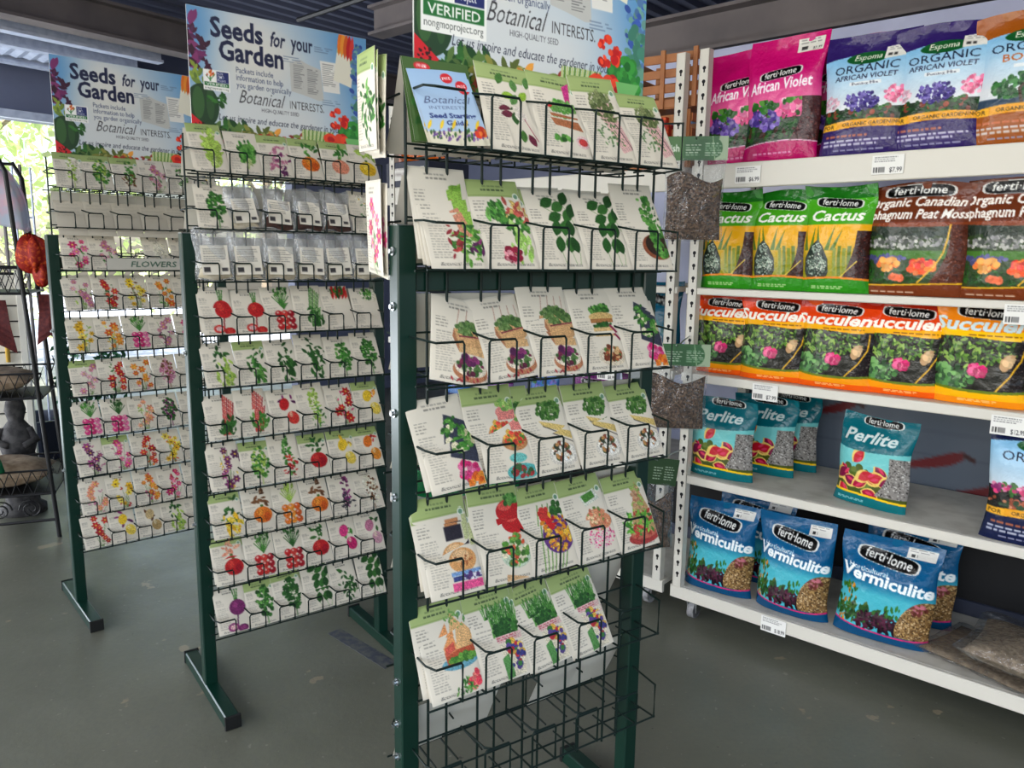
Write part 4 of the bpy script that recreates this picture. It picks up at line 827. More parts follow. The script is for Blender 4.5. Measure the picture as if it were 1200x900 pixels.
def fill(F, where, size, table, tiers, s0, pitch, nb, stacks, group, dz=.003):
    """table rows: list of (kind, k1, k2, header, words)"""
    for ti, row in enumerate(table):
        for ci, e in enumerate(row):
            if not e: continue
            kind, k1, k2, hd, words = e[:5]; lean = e[5] if len(e) > 5 else PR.uniform(-.035, .035); ds = e[6] if len(e) > 6 else 0
            nst = stacks[ti][ci] if stacks else 1
            pos = '%s pocket, %s row, %s' % (ORD[ci], ORD[ti], where)
            me = pmesh(size, kind, k1, k2, hd)
            s = s0 + ci * pitch + (pitch - PW[size][0]) / 2 + .004 + ds
            put_packet(F, size, me, s, nb, tiers[ti] + dz, 'seed packet with %s, %s' % (words, pos), group, lean)
            for k in range(1, nst):
                put_packet(F, size, me, s - .004 * k + PR.uniform(-.006, .004), nb - .0095 * k, tiers[ti] + dz + .004 * k + PR.uniform(0, .006), '%s packet behind the front one in %s' % (ORD[k - 1], pos), group, lean + PR.uniform(-.03, .02))

AF = frame(-.2235, 1.556, 33.3); BFm = frame(-1.039, 2.463, 36.65); CF = frame(-1.8365, 3.08, 41.4)
tA = [1.727, 1.495, 1.265, 1.043, .812, .577, .345]
tB = [1.765, 1.594, 1.431, 1.26, 1.09, .915, .742, .578, .413, .237]
tC = [1.76, 1.61, 1.443, 1.283, 1.113, .935, .764, .6, .434, .284]
rack('dark green wire seed rack nearest the camera, five packets wide', -.2235, 1.556, 33.3, 5, tA, .1285, .012, .09, .108, (1.53, 1.42, 1.2, 1.02, .6, .5, .42))
rack('middle dark green wire seed rack with vegetable packets, second from left', -1.039, 2.463, 36.65, 6, tB, .1045, .012, .058, .096, (1.2, .62))
rack('far left dark green wire seed rack holding flower packets', -1.8365, 3.08, 41.4, 6, tC, .1045, .012, .058, .096, (1.2, .62))

N = None
A = [
 [N, ('mixleaf', 'g', 'u', True, 'scattered green and purple leaves', .03, .006), ('radbox', 'g', 'p', True, 'sprout box and radish slices', .02, .0), ('basket', 'g', 's', True, 'thyme bunch on pink cloth', -.03, .004), ('basket', 'g', 's', True, 'thyme bunch on pink cloth', -.04, .0)],
 [('mesclun', 'g', 'r', False, 'salad leaves and terracotta trowel', .0, -.0), ('lettuces', 'g', 'r', True, 'mixed lettuces under green header', .0, 0), ('leaves', 'd', 'g', False, 'rows of pointed green leaves', 0, 0), ('leaves', 'd', 'g', False, 'rows of pointed green leaves', .01, 0), ('pot', 'g', 'n', False, 'cress in a clay pot', 0, 0)],
 [('tray', 'g', 'n', False, 'wooden sprout tray, leaning right', .25, -.004), ('tray', 'g', 'n', False, 'wooden sprout tray and bowl', -.09, .006), ('tray', 'g', 'n', False, 'wooden sprout tray above bowl', 0, .0), ('sand', 'g', 'n', False, 'green sandwich above plate', 0, 0), ('slate', 'g', 'p', False, 'dark slate of bread rounds', 0, 0)],
 [('slate', 'g', 'p', False, 'dark slate and pink radishes', -.06, .0), ('cups', 'p', 'b', True, 'pink pot and teal dishes', .03, .004), ('plate', 'd', 't', True, 'green tuft above salad plate', -.02, -.006), ('plate', 'd', 't', True, 'green tuft above salad plate', -.02, 0), ('plate', 'd', 't', True, 'green tuft above salad plate', -.03, 0)],
 [('burger', 't', 'p', True, 'burger bun and pink cloth', 0, -.002), ('salad', 'r', 'g', True, 'tomato and glass salad bowl', .02, .004), ('corn', 'y', 'u', True, 'purple bowl of corn', -.04, -.002), ('salmon', 's', 'g', True, 'salmon bites and pink dots', -.06, 0), ('pile', 't', 'g', True, 'sprout heap in red bowl', -.04, 0)],
 [('club', 'r', 'g', True, 'stacked sandwich on blue plate', -.03, 0), ('grass', 'g', 'r', True, 'tall wheatgrass in painted pot', -.03, -.002), ('grass', 'g', 'r', True, 'tall wheatgrass in painted pot', -.12, -.006), ('grass', 'g', 'r', True, 'tall wheatgrass in painted pot', -.1, -.012), N]]
sA = [[1, 2, 2, 3, 1], [4, 2, 1, 1, 4], [1, 1, 3, 2, 3], [2, 1, 2, 2, 1], [4, 4, 2, 2, 1], [3, 3, 2, 2, 0]]
gA = 'seed packets on the nearest rack'
fill(AF, 'nearest rack', 'big', A, tA, .012, .1285, .097, sA, gA)
o = put_packet(AF, 'big', pmesh('big', 'cups', 'p', 'b', True), .125, .075, tA[3] + .02, 'green-headed packet peeking behind the pink pot packet, fourth row, nearest rack', gA, -.02)
o = put_packet(AF, 'big', pmesh('big', 'plate', 'd', 't', True), .165, .07, tA[3] + .012, 'green-headed packet half hidden behind the pink pot packet, nearest rack', gA, .0)
for kk, (ci, n_) in enumerate(((1, 'club'), (2, 'grass'))): pass
# free booklets in the first pocket of the top row
def booklet():
    c = Cv(.132, .158, 84, (176, 200, 226), 9); u, v = c.grid(); g = np.clip(1 - v * 1.6, 0, 1)[..., None]; c.a = c.a * (1 - g * .5) + np.array((130, 170, 214), np.float32) * g * .5
    c.text('Botanical', .1, .42, .14, (70, 80, 120), -.004, .4, fit=.8); c.text('INTERESTS', .16, .5, .06, (90, 100, 140), 0, fit=.6)
    c.text('Seed Starting', .12, .62, .09, (24, 40, 110), .03, fit=.78); c.text('Guide', .36, .72, .09, (24, 40, 110), .03, fit=.36)
    c.rect(0, .8, 1, 1, (220, 214, 190)); c.fblobs(60, .5, .88, .5, .08, .04, [(90, 60, 130), (130, 90, 160), (60, 100, 50)], 'l', -1.)
    for q in range(5): c.leaf(.02 + .2 * q, .78, .2, .05, -1., (240, 200, 40))
    c.fblobs(14, .9, .82, .1, .06, .05, [(214, 60, 40), (230, 120, 50)])
    for (a, b) in ((.62, .12), (.84, .22)): c.ell(a, b, .1, .085, (206, 34, 44)); c.text('FREE', a, b + .02, .05, (250, 240, 240), .02, 0, 'c', -.1, fit=.14)
    return c
bk = packet_mesh('seed_guide_booklet', booklet(), 7, .0015, .0)
gb = Cv(.145, .168, 60, (66, 96, 46), 8); gb.ell(.28, .1, .12, .06, (206, 34, 44)); gb.text('FREE', .28, .115, .05, (250, 240, 240), .02, 0, 'c', fit=.14); gb.bars(.2, .2, .9, .3, 2, (170, 190, 150), .5); gb.fblobs(40, .5, .6, .5, .3, .08, DG, 'l')
gbm = packet_mesh('garden_booklet', gb, 5, .0015, .0)
for i, (me, s, nb, dz, ln, lb) in enumerate(((bk, .016, .098, .004, -.10, 'pale blue seed starting booklet in the first pocket, nearest rack, frontmost'), (bk, .012, .09, .008, -.10, 'second pale blue booklet directly behind the frontmost one'), (gbm, .001, .07, .01, -.02, 'dark green booklet at the back of the booklet pocket'), (gbm, -.001, .06, .008, -.02, 'dark green booklet between the blue booklets and rearmost one'))):
    put_packet(AF, 'big', me, s, nb, tA[0] + dz, lb, 'free booklets in the top pocket', ln, name='booklet', cat='booklet')
# packets in the rear pockets show their blank white backs
def back_art(w, h, nx, seed):
    c = Cv(w, h, nx, (226, 222, 210), seed); c.bars(.1, .1, .9, .9, 24, (140, 138, 130), .3, .6); c.rect(.55, .82, .9, .93, (250, 250, 246)); return c
rearm = []
for i, (k, a, b, hd) in enumerate((('leafy', 'g', 'd', True), ('bunch', 'r', 'g', False), ('flower', 'p', 'g', False), ('fruit', 'r', 'g', True))): rearm.append(pmesh('big', k, a, b, hd))
for ti, z in enumerate(tA):
    for ci in range(5):
        if ti >= 5 and (ti, ci) in ((5, 0), (6, 2)): continue
        nst = 2 if ti < 2 else 1
        for k in range(nst):
            s = .012 + ci * .1285 - .002 + (PR.uniform(-.008, .003) if k else 0) 
            put_packet(AF, 'big', rearm[(ti + ci) % 4], s, .099 - .009 * (nst - 1 - k) , z + .004 + PR.uniform(0, .01), 'white-backed %s rear packet of nearest rack, %s pocket, %s row' % (['outermost', 'second', 'third', 'fourth', 'innermost'][k] if nst > 1 else 'single', ORD[ci], ORD[ti]), 'rear packets of the nearest rack', PR.uniform(-.04, .04), rear=True)

for q, (ti, ds, rz) in enumerate(((0, -.030, -97), (0, -.022, -100), (0, -.014, -96), (0, -.006, -101), (1, -.016, -100), (1, -.008, -98))):
    me = rearm[(0, 0, 0, 0, 2, 2)[q]]; o = bpy.data.objects.new('seed_packet', me); COL.objects.link(o)
    place(o, AF @ Matrix.Translation((ds - .004, .088, tA[ti] + .004 - .004 * q)) @ Matrix.Rotation(RD(rz), 4, 'Z') @ Matrix.Rotation(RD(3), 4, 'X') @ Matrix.Rotation(RD((4, 7, 10, 5, 3, 6)[q]), 4, 'Y'))
    tag(o, '%s packet turned sideways at left end of nearest rack, %s row' % (['outermost', 'second', 'third', 'innermost', 'pink-edged outer', 'pink-edged inner'][q], ORD[ti]), 'seed packet', 'rear packets of the nearest rack')

VEG = {
 0: [('head', 'l', 'g', True, 'romaine lettuce'), ('head', 'g', 'g', False, 'romaine without green header'), ('leafy', 'm', 'u', True, 'pink radicchio leaves'), ('fruit', 'o', 'g', True, 'orange melon'), ('fruit', 's', 'g', True, 'salmon-coloured melon'), ('fruit', 'y', 'l', False, 'sliced yellow melon')],
 1: [('herb', 'd', 'g', False, 'dark kale and carrots'), N, N, N, N, ('flower', 'w', 'd', False, 'white daisies on tall stems')],
 2: [N] * 6,
 3: [('root', 'r', 'p', False, 'red beet whole and cut'), ('root', 'r', 'p', False, 'red beet with pink slices'), ('bunch', 'r', 'g', False, 'salmon red radishes'), ('stalk', 'g', 'd', False, 'green onion stalks'), ('carrot', 'r', 'd', False, 'long red radishes'), ('carrot', 'w', 'g', False, 'cream parsnips')],
 4: [('pods', 'l', 'g', False, 'pale green pea shoots'), ('pods', 'g', 'l', True, 'pea pods under green header'), ('pods', 'd', 'g', False, 'small green pods'), ('pods', 'd', 'l', False, 'hanging pea pods'), ('herb', 'g', 'd', False, 'bright pea leaves'), ('herb', 'd', 'g', False, 'leafy pea vine')],
 5: [('stalk', 'r', 'd', False, 'red chard stalks'), ('stalk', 'r', 'g', False, 'crimson stalks and leaves'), ('two', 'r', 'u', False, 'red pepper and purple bulb'), ('grain', 'l', 'g', False, 'tall brussels sprout stem'), ('flower', 'r', 'p', False, 'scarlet pepper pods'), ('two', 'y', 'o', True, 'yellow and orange peppers')],
 6: [('flower', 'u', 'y', False, 'small mixed blooms'), ('herb', 'g', 'l', True, 'green hot peppers'), ('grain', 'g', 'r', False, 'pepper bush with red tips'), ('fruit', 'r', 'd', True, 'big red bell pepper'), ('two', 'y', 'y', True, 'yellow bell peppers'), ('two', 'o', 'r', True, 'orange bell peppers')],
 7: [('pods', 'y', 'l', True, 'yellow wax beans'), ('fruit', 'o', 'n', False, 'striped orange pumpkin'), ('bunch', 'o', 'l', False, 'orange gourds'), ('fruit', 'o', 'n', False, 'orange carved squash'), ('grain', 'u', 'k', False, 'purple corn cob'), ('herb', 'w', 'n', False, 'pale dried stems')],
 8: [('fruit', 'r', 's', True, 'sliced red tomato'), ('bunch', 'r', 'g', False, 'cherry tomato cluster'), ('bunch', 'r', 'd', False, 'dense cherry tomatoes'), ('fruit', 'r', 'd', False, 'heart-shaped tomato'), ('two', 'p', 'g', False, 'pink turnip with leaves'), ('two', 'm', 'd', False, 'sliced pink turnip')],
 9: [('root', 'u', 'p', False, 'purple turnips'), ('herb', 'd', 'g', True, 'bushy parsley'), ('herb', 'd', 'd', True, 'curly dark herb'), ('leaves', 'd', 'd', False, 'large spinach leaves'), ('leafy', 'd', 'd', False, 'round spinach leaves'), ('leaves', 'd', 'g', False, 'small paired leaves')]}
fill(BFm, 'middle rack', 'small', [VEG[i] for i in range(10)], tB, .012, .1045, .084, [[2, 1, 1, 1, 1, 1]] + [[2 if PR.random() < .3 else 1 for _ in range(6)] for _ in range(9)], 'seed packets on the middle rack')
for ti in (0, 1, 2, 3):
    for ci in range(6):
        put_packet(BFm, 'small', pmesh('small', 'pods', 'd', 'g', False), .012 + ci * .1045, .08, tB[ti] + .003, 'blank-backed small packet in rear of middle rack, %s pocket of %s row' % (ORD[ci], ORD[ti]), 'rear packets of the middle rack', PR.uniform(-.03, .03), rear=True)
FL = {
 0: [('herb', 'w', 'l', True, 'pale sprigs under green header'), ('herb', 'g', 'l', True, 'tiny green leaves'), ('grain', 'g', 'n', True, 'green tuft'), ('flower', 'm', 'g', False, 'dusky pink blossoms'), ('herb', 'w', 'g', False, 'faint pale flowers'), ('flower', 'w', 'g', False, 'white flowers')],
 2: [('flower', 'p', 'g', False, 'bright pink petunias'), ('flower', 'm', 'g', False, 'dusty rose asters'), N, ('herb', 'w', 'w', False, 'cream alyssum'), ('herb', 'w', 'g', False, 'ivory blooms'), N],
 3: [('flower', 'm', 'l', False, 'pink and green sweet peas'), ('flower', 'r', 'd', False, 'scarlet poppies'), ('flower', 'y', 'n', False, 'yellow coneflowers'), ('flower', 'o', 'g', False, 'orange cosmos'), ('flower', 'w', 'g', False, 'pale cosmos'), N],
 4: [('flower', 'y', 'l', False, 'golden wildflowers'), ('flower', 'o', 'y', False, 'orange marigolds'), ('bunch', 'p', 'g', False, 'single pink zinnias'), ('flower', 'm', 'u', False, 'mauve columbines'), ('flower', 'p', 'g', False, 'pink stock'), N],
 5: [('flower', 'm', 'w', True, 'soft pink roses under green header'), ('flower', 'r', 'g', False, 'dark red lilies'), ('flower', 'o', 'm', False, 'peach gaillardias'), ('herb', 'm', 'n', False, 'thin brown sprigs'), ('herb', 'w', 'g', False, 'faded sprigs'), N],
 6: [('bunch', 'p', 'g', False, 'magenta hollyhocks'), ('bunch', 'p', 'd', False, 'crimson hollyhocks'), ('flower', 's', 'l', False, 'apricot foxgloves'), ('herb', 'd', 'u', False, 'dark green basil'), ('herb', 'w', 'g', False, 'light grey leaves'), N],
 7: [('flower', 'u', 'm', False, 'purple and pink lupins'), ('flower', 'p', 'm', True, 'rose pink geraniums under green header'), ('flower', 'r', 'o', False, 'red and orange zinnias'), ('flower', 'y', 'o', False, 'amber sunflowers'), ('flower', 'w', 'g', False, 'white daisies'), N],
 8: [('flower', 's', 'm', False, 'salmon snapdragons'), ('flower', 'y', 'r', False, 'yellow and red mix'), ('flower', 'o', 'p', False, 'orange nasturtiums'), ('flower', 'p', 'r', False, 'pink dianthus'), ('herb', 'w', 'l', False, 'pale dill'), N],
 9: [('flower', 'r', 'w', False, 'deep red geraniums'), ('two', 'y', 'u', False, 'yellow and plum gourds'), ('two', 't', 'n', False, 'tan gourds'), ('pods', 'l', 'g', False, 'lime bean pods'), ('herb', 'w', 'g', False, 'light green vine'), N]}
fill(CF, 'far left rack', 'small', [FL.get(i, []) for i in range(10)], tC, .012, .1045, .084, None, 'seed packets on the far left rack')
for ci in range(6): put_packet(CF, 'small', pmesh('small', 'flower', 'w', 'g', False), .012 + ci * .1045, .08, tC[1] + .003, 'blank-backed packet behind the empty second row, %s from left, far left rack' % ORD[ci], 'rear packets of the far left rack', 0, rear=True)
blankp = packet_mesh('seed_packet', Cv(.104, .155, 20, (196, 188, 172), 2).bars(.1, .1, .9, .5, 8, (150, 144, 132), .3, .5), 5, .003, .004)
for ci in range(0, 5): put_packet(CF, 'small', blankp, .012 + ci * .1045, .084, tC[1] - .03, 'plain beige packet sunk low in second row of far left rack, %s from left' % ORD[ci], 'low packets of the far left rack', 0)
# FLOWERS strip
c = Cv(.36, .047, 150, (196, 192, 182), 1); c.text('FLOWERS', .5, .72, .66, (44, 84, 66), .012, .15, 'c', fit=.5)
st = obj('category_strip', flat_panel('category_strip', c, .004, MT['sign'])); place(st, CF @ Matrix.Translation((.35, -.1, tC[2] + .003))); tag(st, 'grey strip reading FLOWERS clipped across the third row, far left rack', 'sign')

# clear pouches of seed in the second and third rows of the middle rack
def pouch(s, z, nb, lab, w, h, fillk, lean, dark=False, tilt=.35):
    P = empty('seed_pouch', lab, 'seed pouch', group='clear seed pouches')
    place(P, BFm @ Matrix.Translation((s + w / 2, -nb, z)) @ Matrix.Rotation(-tilt, 4, 'X') @ Matrix.Rotation(lean, 4, 'Y'))
    rs = PR.randint(0, 999)
    def skin(w, h, T, z0, m, nm, top):
        nx, ny = 14, 14; mb = MB()
        for sg in (-1, 1):
            vs = []
            for j in range(ny):
                v = j / (ny - 1)
                for i in range(nx):
                    u = i / (nx - 1); y = sg * T * (4 * u * (1 - u)) ** .5 * (math.sin(math.pi * min(1, (1 - v) * 1.15 + .0)) ** .6 if not top else math.sin(math.pi * v) ** .5) + .004 * math.sin(u * 9 + v * 7 + rs)
                    vs.append(((u - .5) * w * (1 + .05 * math.sin(v * 8 + rs)), y, z0 + v * h + .004 * math.sin(u * 7 + rs)))
            mb.add(vs, [(j * nx + i, j * nx + i + 1, (j + 1) * nx + i + 1, (j + 1) * nx + i) for j in range(ny - 1) for i in range(nx - 1)])
        return mb.build(nm, m, P, True)
    skin(w, h, .015, 0, MT['clear'], 'pouch', False)
    skin(w * .86, h * .34, .011, .004, MT['darkfill'] if dark else MT['seedfill'], 'contents', True)
    cv = Cv(w * .72, h * .56, 30, (226, 220, 206), rs); cv.bars(.1, .12, .9, .6, 6, (110, 106, 100), .35); cv.rect(.06, .72, .3, .9, (60, 58, 60)); cv.rect(.7, .76, .92, .88, (70, 68, 70))
    lb = obj('label_card', flat_panel('label_card', cv, .001, MT['print']), P); lb.location = (0, -.017, h * .1); lb.rotation_euler = (-.06, 0, .0)
for ci in range(1, 5): pouch(.012 + ci * .1045, tB[1] + .004, .075, 'clear seed pouch with small white label, %s pocket of second row, middle rack' % ORD[ci], .104, .15, 0, PR.uniform(-.1, .1), ci > 1)
for ci in range(6): pouch(.004 + ci * .1045, tB[2] + .004, .08, 'puffy clear seed pouch with cream label, %s pocket of third row, middle rack' % ORD[ci], .116, .165, 0, PR.uniform(-.08, .08), tilt=.12)

# topper signs
sgm = flat_panel('garden_sign', sign_art(300, False), .006, MT['sign']); sgb = flat_panel('garden_sign', sign_art(420, True), .006, MT['sign'])
for F, me, s, lb in ((AF, sgb, .33, 'tall garden seed sign with verified badge, on top of nearest rack, cut by frame top'), (BFm, sgm, .335, 'blue garden seed sign standing on the middle rack'), (CF, sgm, .342, 'blue garden seed sign on far left rack, partly hidden by the middle one')):
    S = empty('topper_sign', lb, 'sign', group='seed signs on rack tops'); place(S, F @ Matrix.Translation((s, .008, 1.84)))
    o = obj('sign_board', me, S)
    for e in (-1, 1):
        mb = MB(); mb.tube([(e * .22, .008, -.02), (e * .22, .008, .3)], .003, 6); mb.build('support_wire', MT['wire'], S)
    mb = MB(); mb.box(-.3, .3, -.007, .007, -.008, .004); mb.build('sign_channel', MT['clear'], S)

# ================================================================== SHELVING
def gondola(label, s0, s1, posts, tags=()):
    G = empty('store_shelf_unit', label, 'shelving', sp(0, 0, 0), RD(-41), 'white store shelving')
    D = .55
    for (z0, z1, lip0, lip1) in ((.085, .14, .085, .14), (.6, .635, .6, .635), (1.03, 1.065, 1.03, 1.065), (1.385, 1.412, 1.385, 1.412), (1.86, 1.888, 1.795, 1.888)):
        mb = MB(); mb.bbox(s0, s1, .018, D, z1 - .02, z1, .002); sh = mb.build('shelf_deck', MT['deck'], G)
        mb = MB(); mb.bbox(s0, s1, 0, .018, lip0, lip1, .003); mb.build('shelf_lip', MT['white'], sh)
    for (x, y) in posts:
        mb = MB(); mb.box(x - .02, x + .02, y, y + .003, .14, 2.32); mb.box(x - .02, x - .017, y, y + .035, .14, 2.32); mb.box(x + .017, x + .02, y, y + .035, .14, 2.32); up = mb.build('slotted_upright', MT['white'], G)
        mb = MB(); z = .2
        while z < 2.3:
            mb.tube([(x + .002, y - .0008, z), (x + .002, y + .0002, z)], .0075, 8); mb.box(x - .001, x + .005, y - .0008, y, z - .017, z); z += .05
        o = mb.build('keyhole_slots', MT['slot'], up); o['kind'] = 'stuff'
    for x in (s0 + .09, s1 - .09):
        for y in (.05, D - .06):
            mb = MB(); mb.box(x - .03, x + .03, y - .03, y + .03, .078, .085); mb.box(x - .022, x - .018, y - .02, y + .02, .03, .08); mb.box(x + .018, x + .022, y - .02, y + .02, .03, .08); cs = mb.build('caster', MT['steel'], G)
            mb = MB(); mb.cyl((x - .014, y, .036), (x + .014, y, .036), .036, 18); mb.cyl((x - .017, y, .036), (x + .017, y, .036), .012, 10); mb.build('wheel', MT['rubber'], cs)
    mb = MB(); mb.bbox(s0, s1, D, D + .03, .14, .2, .003); mb.build('back_rail', MT['tray'], G)
    mb = MB(); mb.box(s0, s1, D + .012, D + .02, .2, .6); mb.build('dark_back_sheet', MT['slot'], G)  # dark sheet added so the space behind the bottom shelf goes dark
    for (x, z, pr, z1) in tags:
        o = obj('price_label', flat_panel('price_label', price_tag_art(pr), .0015, MT['print']), G); o.location = (x, -.004, z)
    return G
gondola('long white shelf unit on casters stocked with potting mixes', -.085, 1.9, [(-.055, -.004), (1.88, -.004), (-.06, .54)], ((.15, 1.81, '6.99', 0), (.64, 1.815, '7.99', 0), (1.07, 1.34, '8.99', 0), (.275, .995, '7.99', 0), (1.07, .99, '12.99', 0), (.375, .075, '18.99', 0)))
gondola('white shelf unit farther back behind the nearest seed rack', -1.95, -.125, [(-.155, -.004), (-1.9, -.004)], ((-.45, .99, '8.99', 0), (-.62, .99, '9.99', 0)))

BM = {}
ART = dict(violet=('violet', .09, (196, 20, 116)), orgviolet=('orgviolet', .08, (52, 34, 100)), bonsai=('bonsai', .09, (160, 92, 30)), orgblend=('orgblend', .08, (24, 34, 72)), cactus=('cactus', .09, (50, 140, 36)), peat=('peat', .1, (120, 62, 38)), succ=('succ', .1, (214, 80, 22)), succy=('succy', .11, (232, 140, 24)), perlite=('perlite', .09, (12, 110, 122)), verm=('verm', .13, (12, 96, 138)), bigpurple=('bigpurple', .12, (110, 26, 110)), bigblue=('bigblue', .12, (60, 104, 160)), greenbag=('greenbag', .1, (16, 96, 58)), orangebag=('orangebag', .08, (180, 70, 24)), tealbag=('tealbag', .1, (16, 86, 110)))
NX = dict(bigpurple=50, bigblue=50, greenbag=36, orangebag=44, tealbag=36, perlite=120, verm=130)
def stock(kind, s, n, z, label, group, rz=0., lean=0., tilt=0., v=0, sc=1., wx=1.):
    k = (kind, v)
    if k not in BM:
        a, T, bk_ = ART[kind]; BM[k] = bag_mesh('printed_bag', bag_art(a, NX.get(kind, 116)), T, 13 * (v + 1) + len(BM), bk_, .0062 if kind != 'bigpurple' else .006)
    o = bpy.data.objects.new('potting_mix_bag', BM[k]); COL.objects.link(o)
    place(o, SF @ Matrix.Translation((s, -n, z + .001)) @ Matrix.Rotation(rz, 4, 'Z') @ Matrix.Rotation(-tilt, 4, 'X') @ Matrix.Rotation(lean, 4, 'Y')); o.scale = (sc * wx, sc, sc)
    tag(o, label, 'soil bag', group); return o
g = 'potting mix bags on the top shelf'
stock('violet', .05, -.13, 1.888, 'pink African Violet bag behind the hanging green header, leftmost on top shelf', g, .05, -.02, .04)
stock('violet', .235, -.07, 1.888, 'tall pink African Violet bag with price sticker, top shelf', g, -.04, .0, .03, v=1)
stock('violet', .41, -.2, 1.888, 'pink bag peeking out behind the purple organic bag, top shelf', g, -.05, 0, .04)
stock('orgviolet', .535, -.06, 1.888, 'purple and sky blue organic violet bag next to the pink bags', g, .02, .0, .03)
stock('orgviolet', .765, -.06, 1.888, 'purple and sky blue organic violet bag beside the brown bonsai bag', g, -.02, 0, .03, v=1)
stock('orgviolet', .87, -.2, 1.888, 'purple organic bag in shadow between violet and bonsai bags', g, 0, 0, .03)
stock('bonsai', 1.0, -.06, 1.888, 'brown-topped organic bonsai mix bag at right end of top shelf', g, 0, .0, .03)
g = 'potting mix bags on the second shelf'
for i, (s, n) in enumerate(((.06, -.07), (.27, -.07), (.475, -.06))):
    stock('cactus', s, n, 1.412, ['green and yellow Cactus bag partly hidden by hanging soil bag', 'green and yellow Cactus bag in the middle of three', 'green and yellow Cactus bag beside the brown peat bag'][i], g, .02 * (i - 1), 0, .02, v=i % 2)
stock('cactus', .2, -.25, 1.412, 'green cactus mix bag standing behind the first two', g)
stock('peat', .735, -.08, 1.412, 'brown Sphagnum Peat Moss bag next to the cactus mixes', g, .02)
stock('peat', 1.03, -.08, 1.412, 'brown Sphagnum Peat Moss bag cut by right frame edge', g, -.03, v=1)
g = 'potting mix bags on the third shelf'
for i, (s, n) in enumerate(((.05, -.11), (.27, -.08), (.505, -.07), (.73, -.09))):
    stock('succ', s, n, 1.065, ['orange Succulent bag half behind the hanging soil bag', 'orange Succulent bag, second from left on its shelf', 'orange Succulent bag with bright text, third from left', 'orange Succulent bag beside the yellow-topped one'][i], g, .03 * (i % 2), 0, .02, v=i % 2, sc=.99)
stock('succy', .965, -.08, 1.065, 'yellow-topped Succulent bag with pink flower, slumped front', g, -.02, 0, .02, sc=1.04)
stock('succy', 1.29, -.08, 1.065, 'yellow Succulent bag barely showing at right frame edge', g, -.02, 0, .02)
g = 'bags on the fourth shelf'
stock('perlite', .075, -.08, .635, 'teal Perlite bag at left end of its shelf, frontmost', g, .04, 0, .02)
stock('perlite', .17, -.27, .635, 'teal Perlite bag directly behind the left front one', g, .0, 0, .02)
stock('perlite', .21, -.42, .635, 'teal Perlite bag deepest in the left corner', g, .0, 0, .02)
stock('perlite', .65, -.115, .635, 'teal Perlite bag standing alone mid shelf', g, -.18, .02, .03, v=1)
stock('orgblend', 1.165, -.05, .635, 'navy organic mix bag with pink flowers at right edge', g, .0, 0, .02)
g = 'vermiculite bags on the bottom shelf'
stock('verm', .09, -.09, .14, 'blue Vermiculite bag nearest the left caster', g, .05, 0, .05, wx=.9)
stock('verm', .15, -.3, .14, 'blue bag in shadow behind the left Vermiculite bag', g, .0, 0, .04)
stock('verm', .40, -.1, .14, 'blue Vermiculite bag in the middle of bottom shelf', g, .02, 0, .05, v=1, wx=.88)
stock('verm', .735, -.11, .14, 'largest blue Vermiculite bag, right of the other two', g, .1, .02, .08)
stock('verm', .76, -.36, .14, 'blue bag tucked behind the largest Vermiculite bag', g, .0, 0, .03)
g = 'stock on the far shelf unit'
for i, s in enumerate((-.35, -.62, -.9, -1.2, -1.5)):
    stock(['bigpurple', 'bigpurple', 'bigblue', 'bigpurple', 'bigblue'][i], s, -.12, .635, '%s bag behind the nearest rack, %s from right on its shelf' % (['purple', 'purple', 'blue', 'purple', 'blue'][i], ORD[i]), g, .05 * (i % 2), sc=.62)
for i, s in enumerate((-1.83, -1.62, -1.4, -1.15)): stock('greenbag', s, -.1, .14, 'dark green bag low between the racks, %s from left' % ORD[i], g, .05 * (i % 2))
for i, s in enumerate((-.28, -.5)): stock('tealbag', s, -.12, [1.065, 1.412][i], 'teal bag left of the white slotted posts, %s shelf' % ['middle', 'upper'][i], g)
for i, s in enumerate((-1.86, -1.7)): stock('orangebag', s, -.1, 2.03, 'orange bag of dark bark high between the signs, %s one' % ['left', 'right'][i], g, 0, 0, .02, sc=1.15)
def carton(s, n, z, w, h, d, colr, label, cat='box', nm='stock_box'):
    B = empty(nm, label, cat, sp(s, n, z + .001), RD(-41), 'boxes on the far shelf unit')
    mb = MB(); mb.bbox(-w / 2, w / 2, -d / 2, d / 2, 0, h, .003); mb.build('carton', colr, B)
    cv = Cv(w * .8, h * .5, 20, (220, 218, 212), int(abs(s) * 100)); cv.bars(.1, .1, .9, .6, 3, (80, 60, 60), .5); cv.rect(.6, .66, .9, .9, (50, 50, 52))
    o = obj('label', flat_panel('label', cv, .001, MT['print']), B); o.location = (0, -d / 2 - .001, h * .25)
k = 0
for z, hts in ((1.065, .26), (1.412, .3)):
    for i in range(6):
        s = -.75 - i * .2; k += 1
        carton(s, -.14, z, .17, hts * (.7 + .3 * ((i * 7) % 3) / 2), .16, MT[['white', 'tray', 'boards', 'white', 'darkred', 'tray'][i]], '%s carton on far shelf unit, %s from right, %s row' % (['white', 'dark blue', 'cream', 'glossy white', 'maroon', 'navy'][i], ORD[i], 'upper' if z > 1.2 else 'lower'))
carton(-1.78, -.15, 1.888, .34, .13, .3, MT['tray'], 'dark tray under the orange bags')
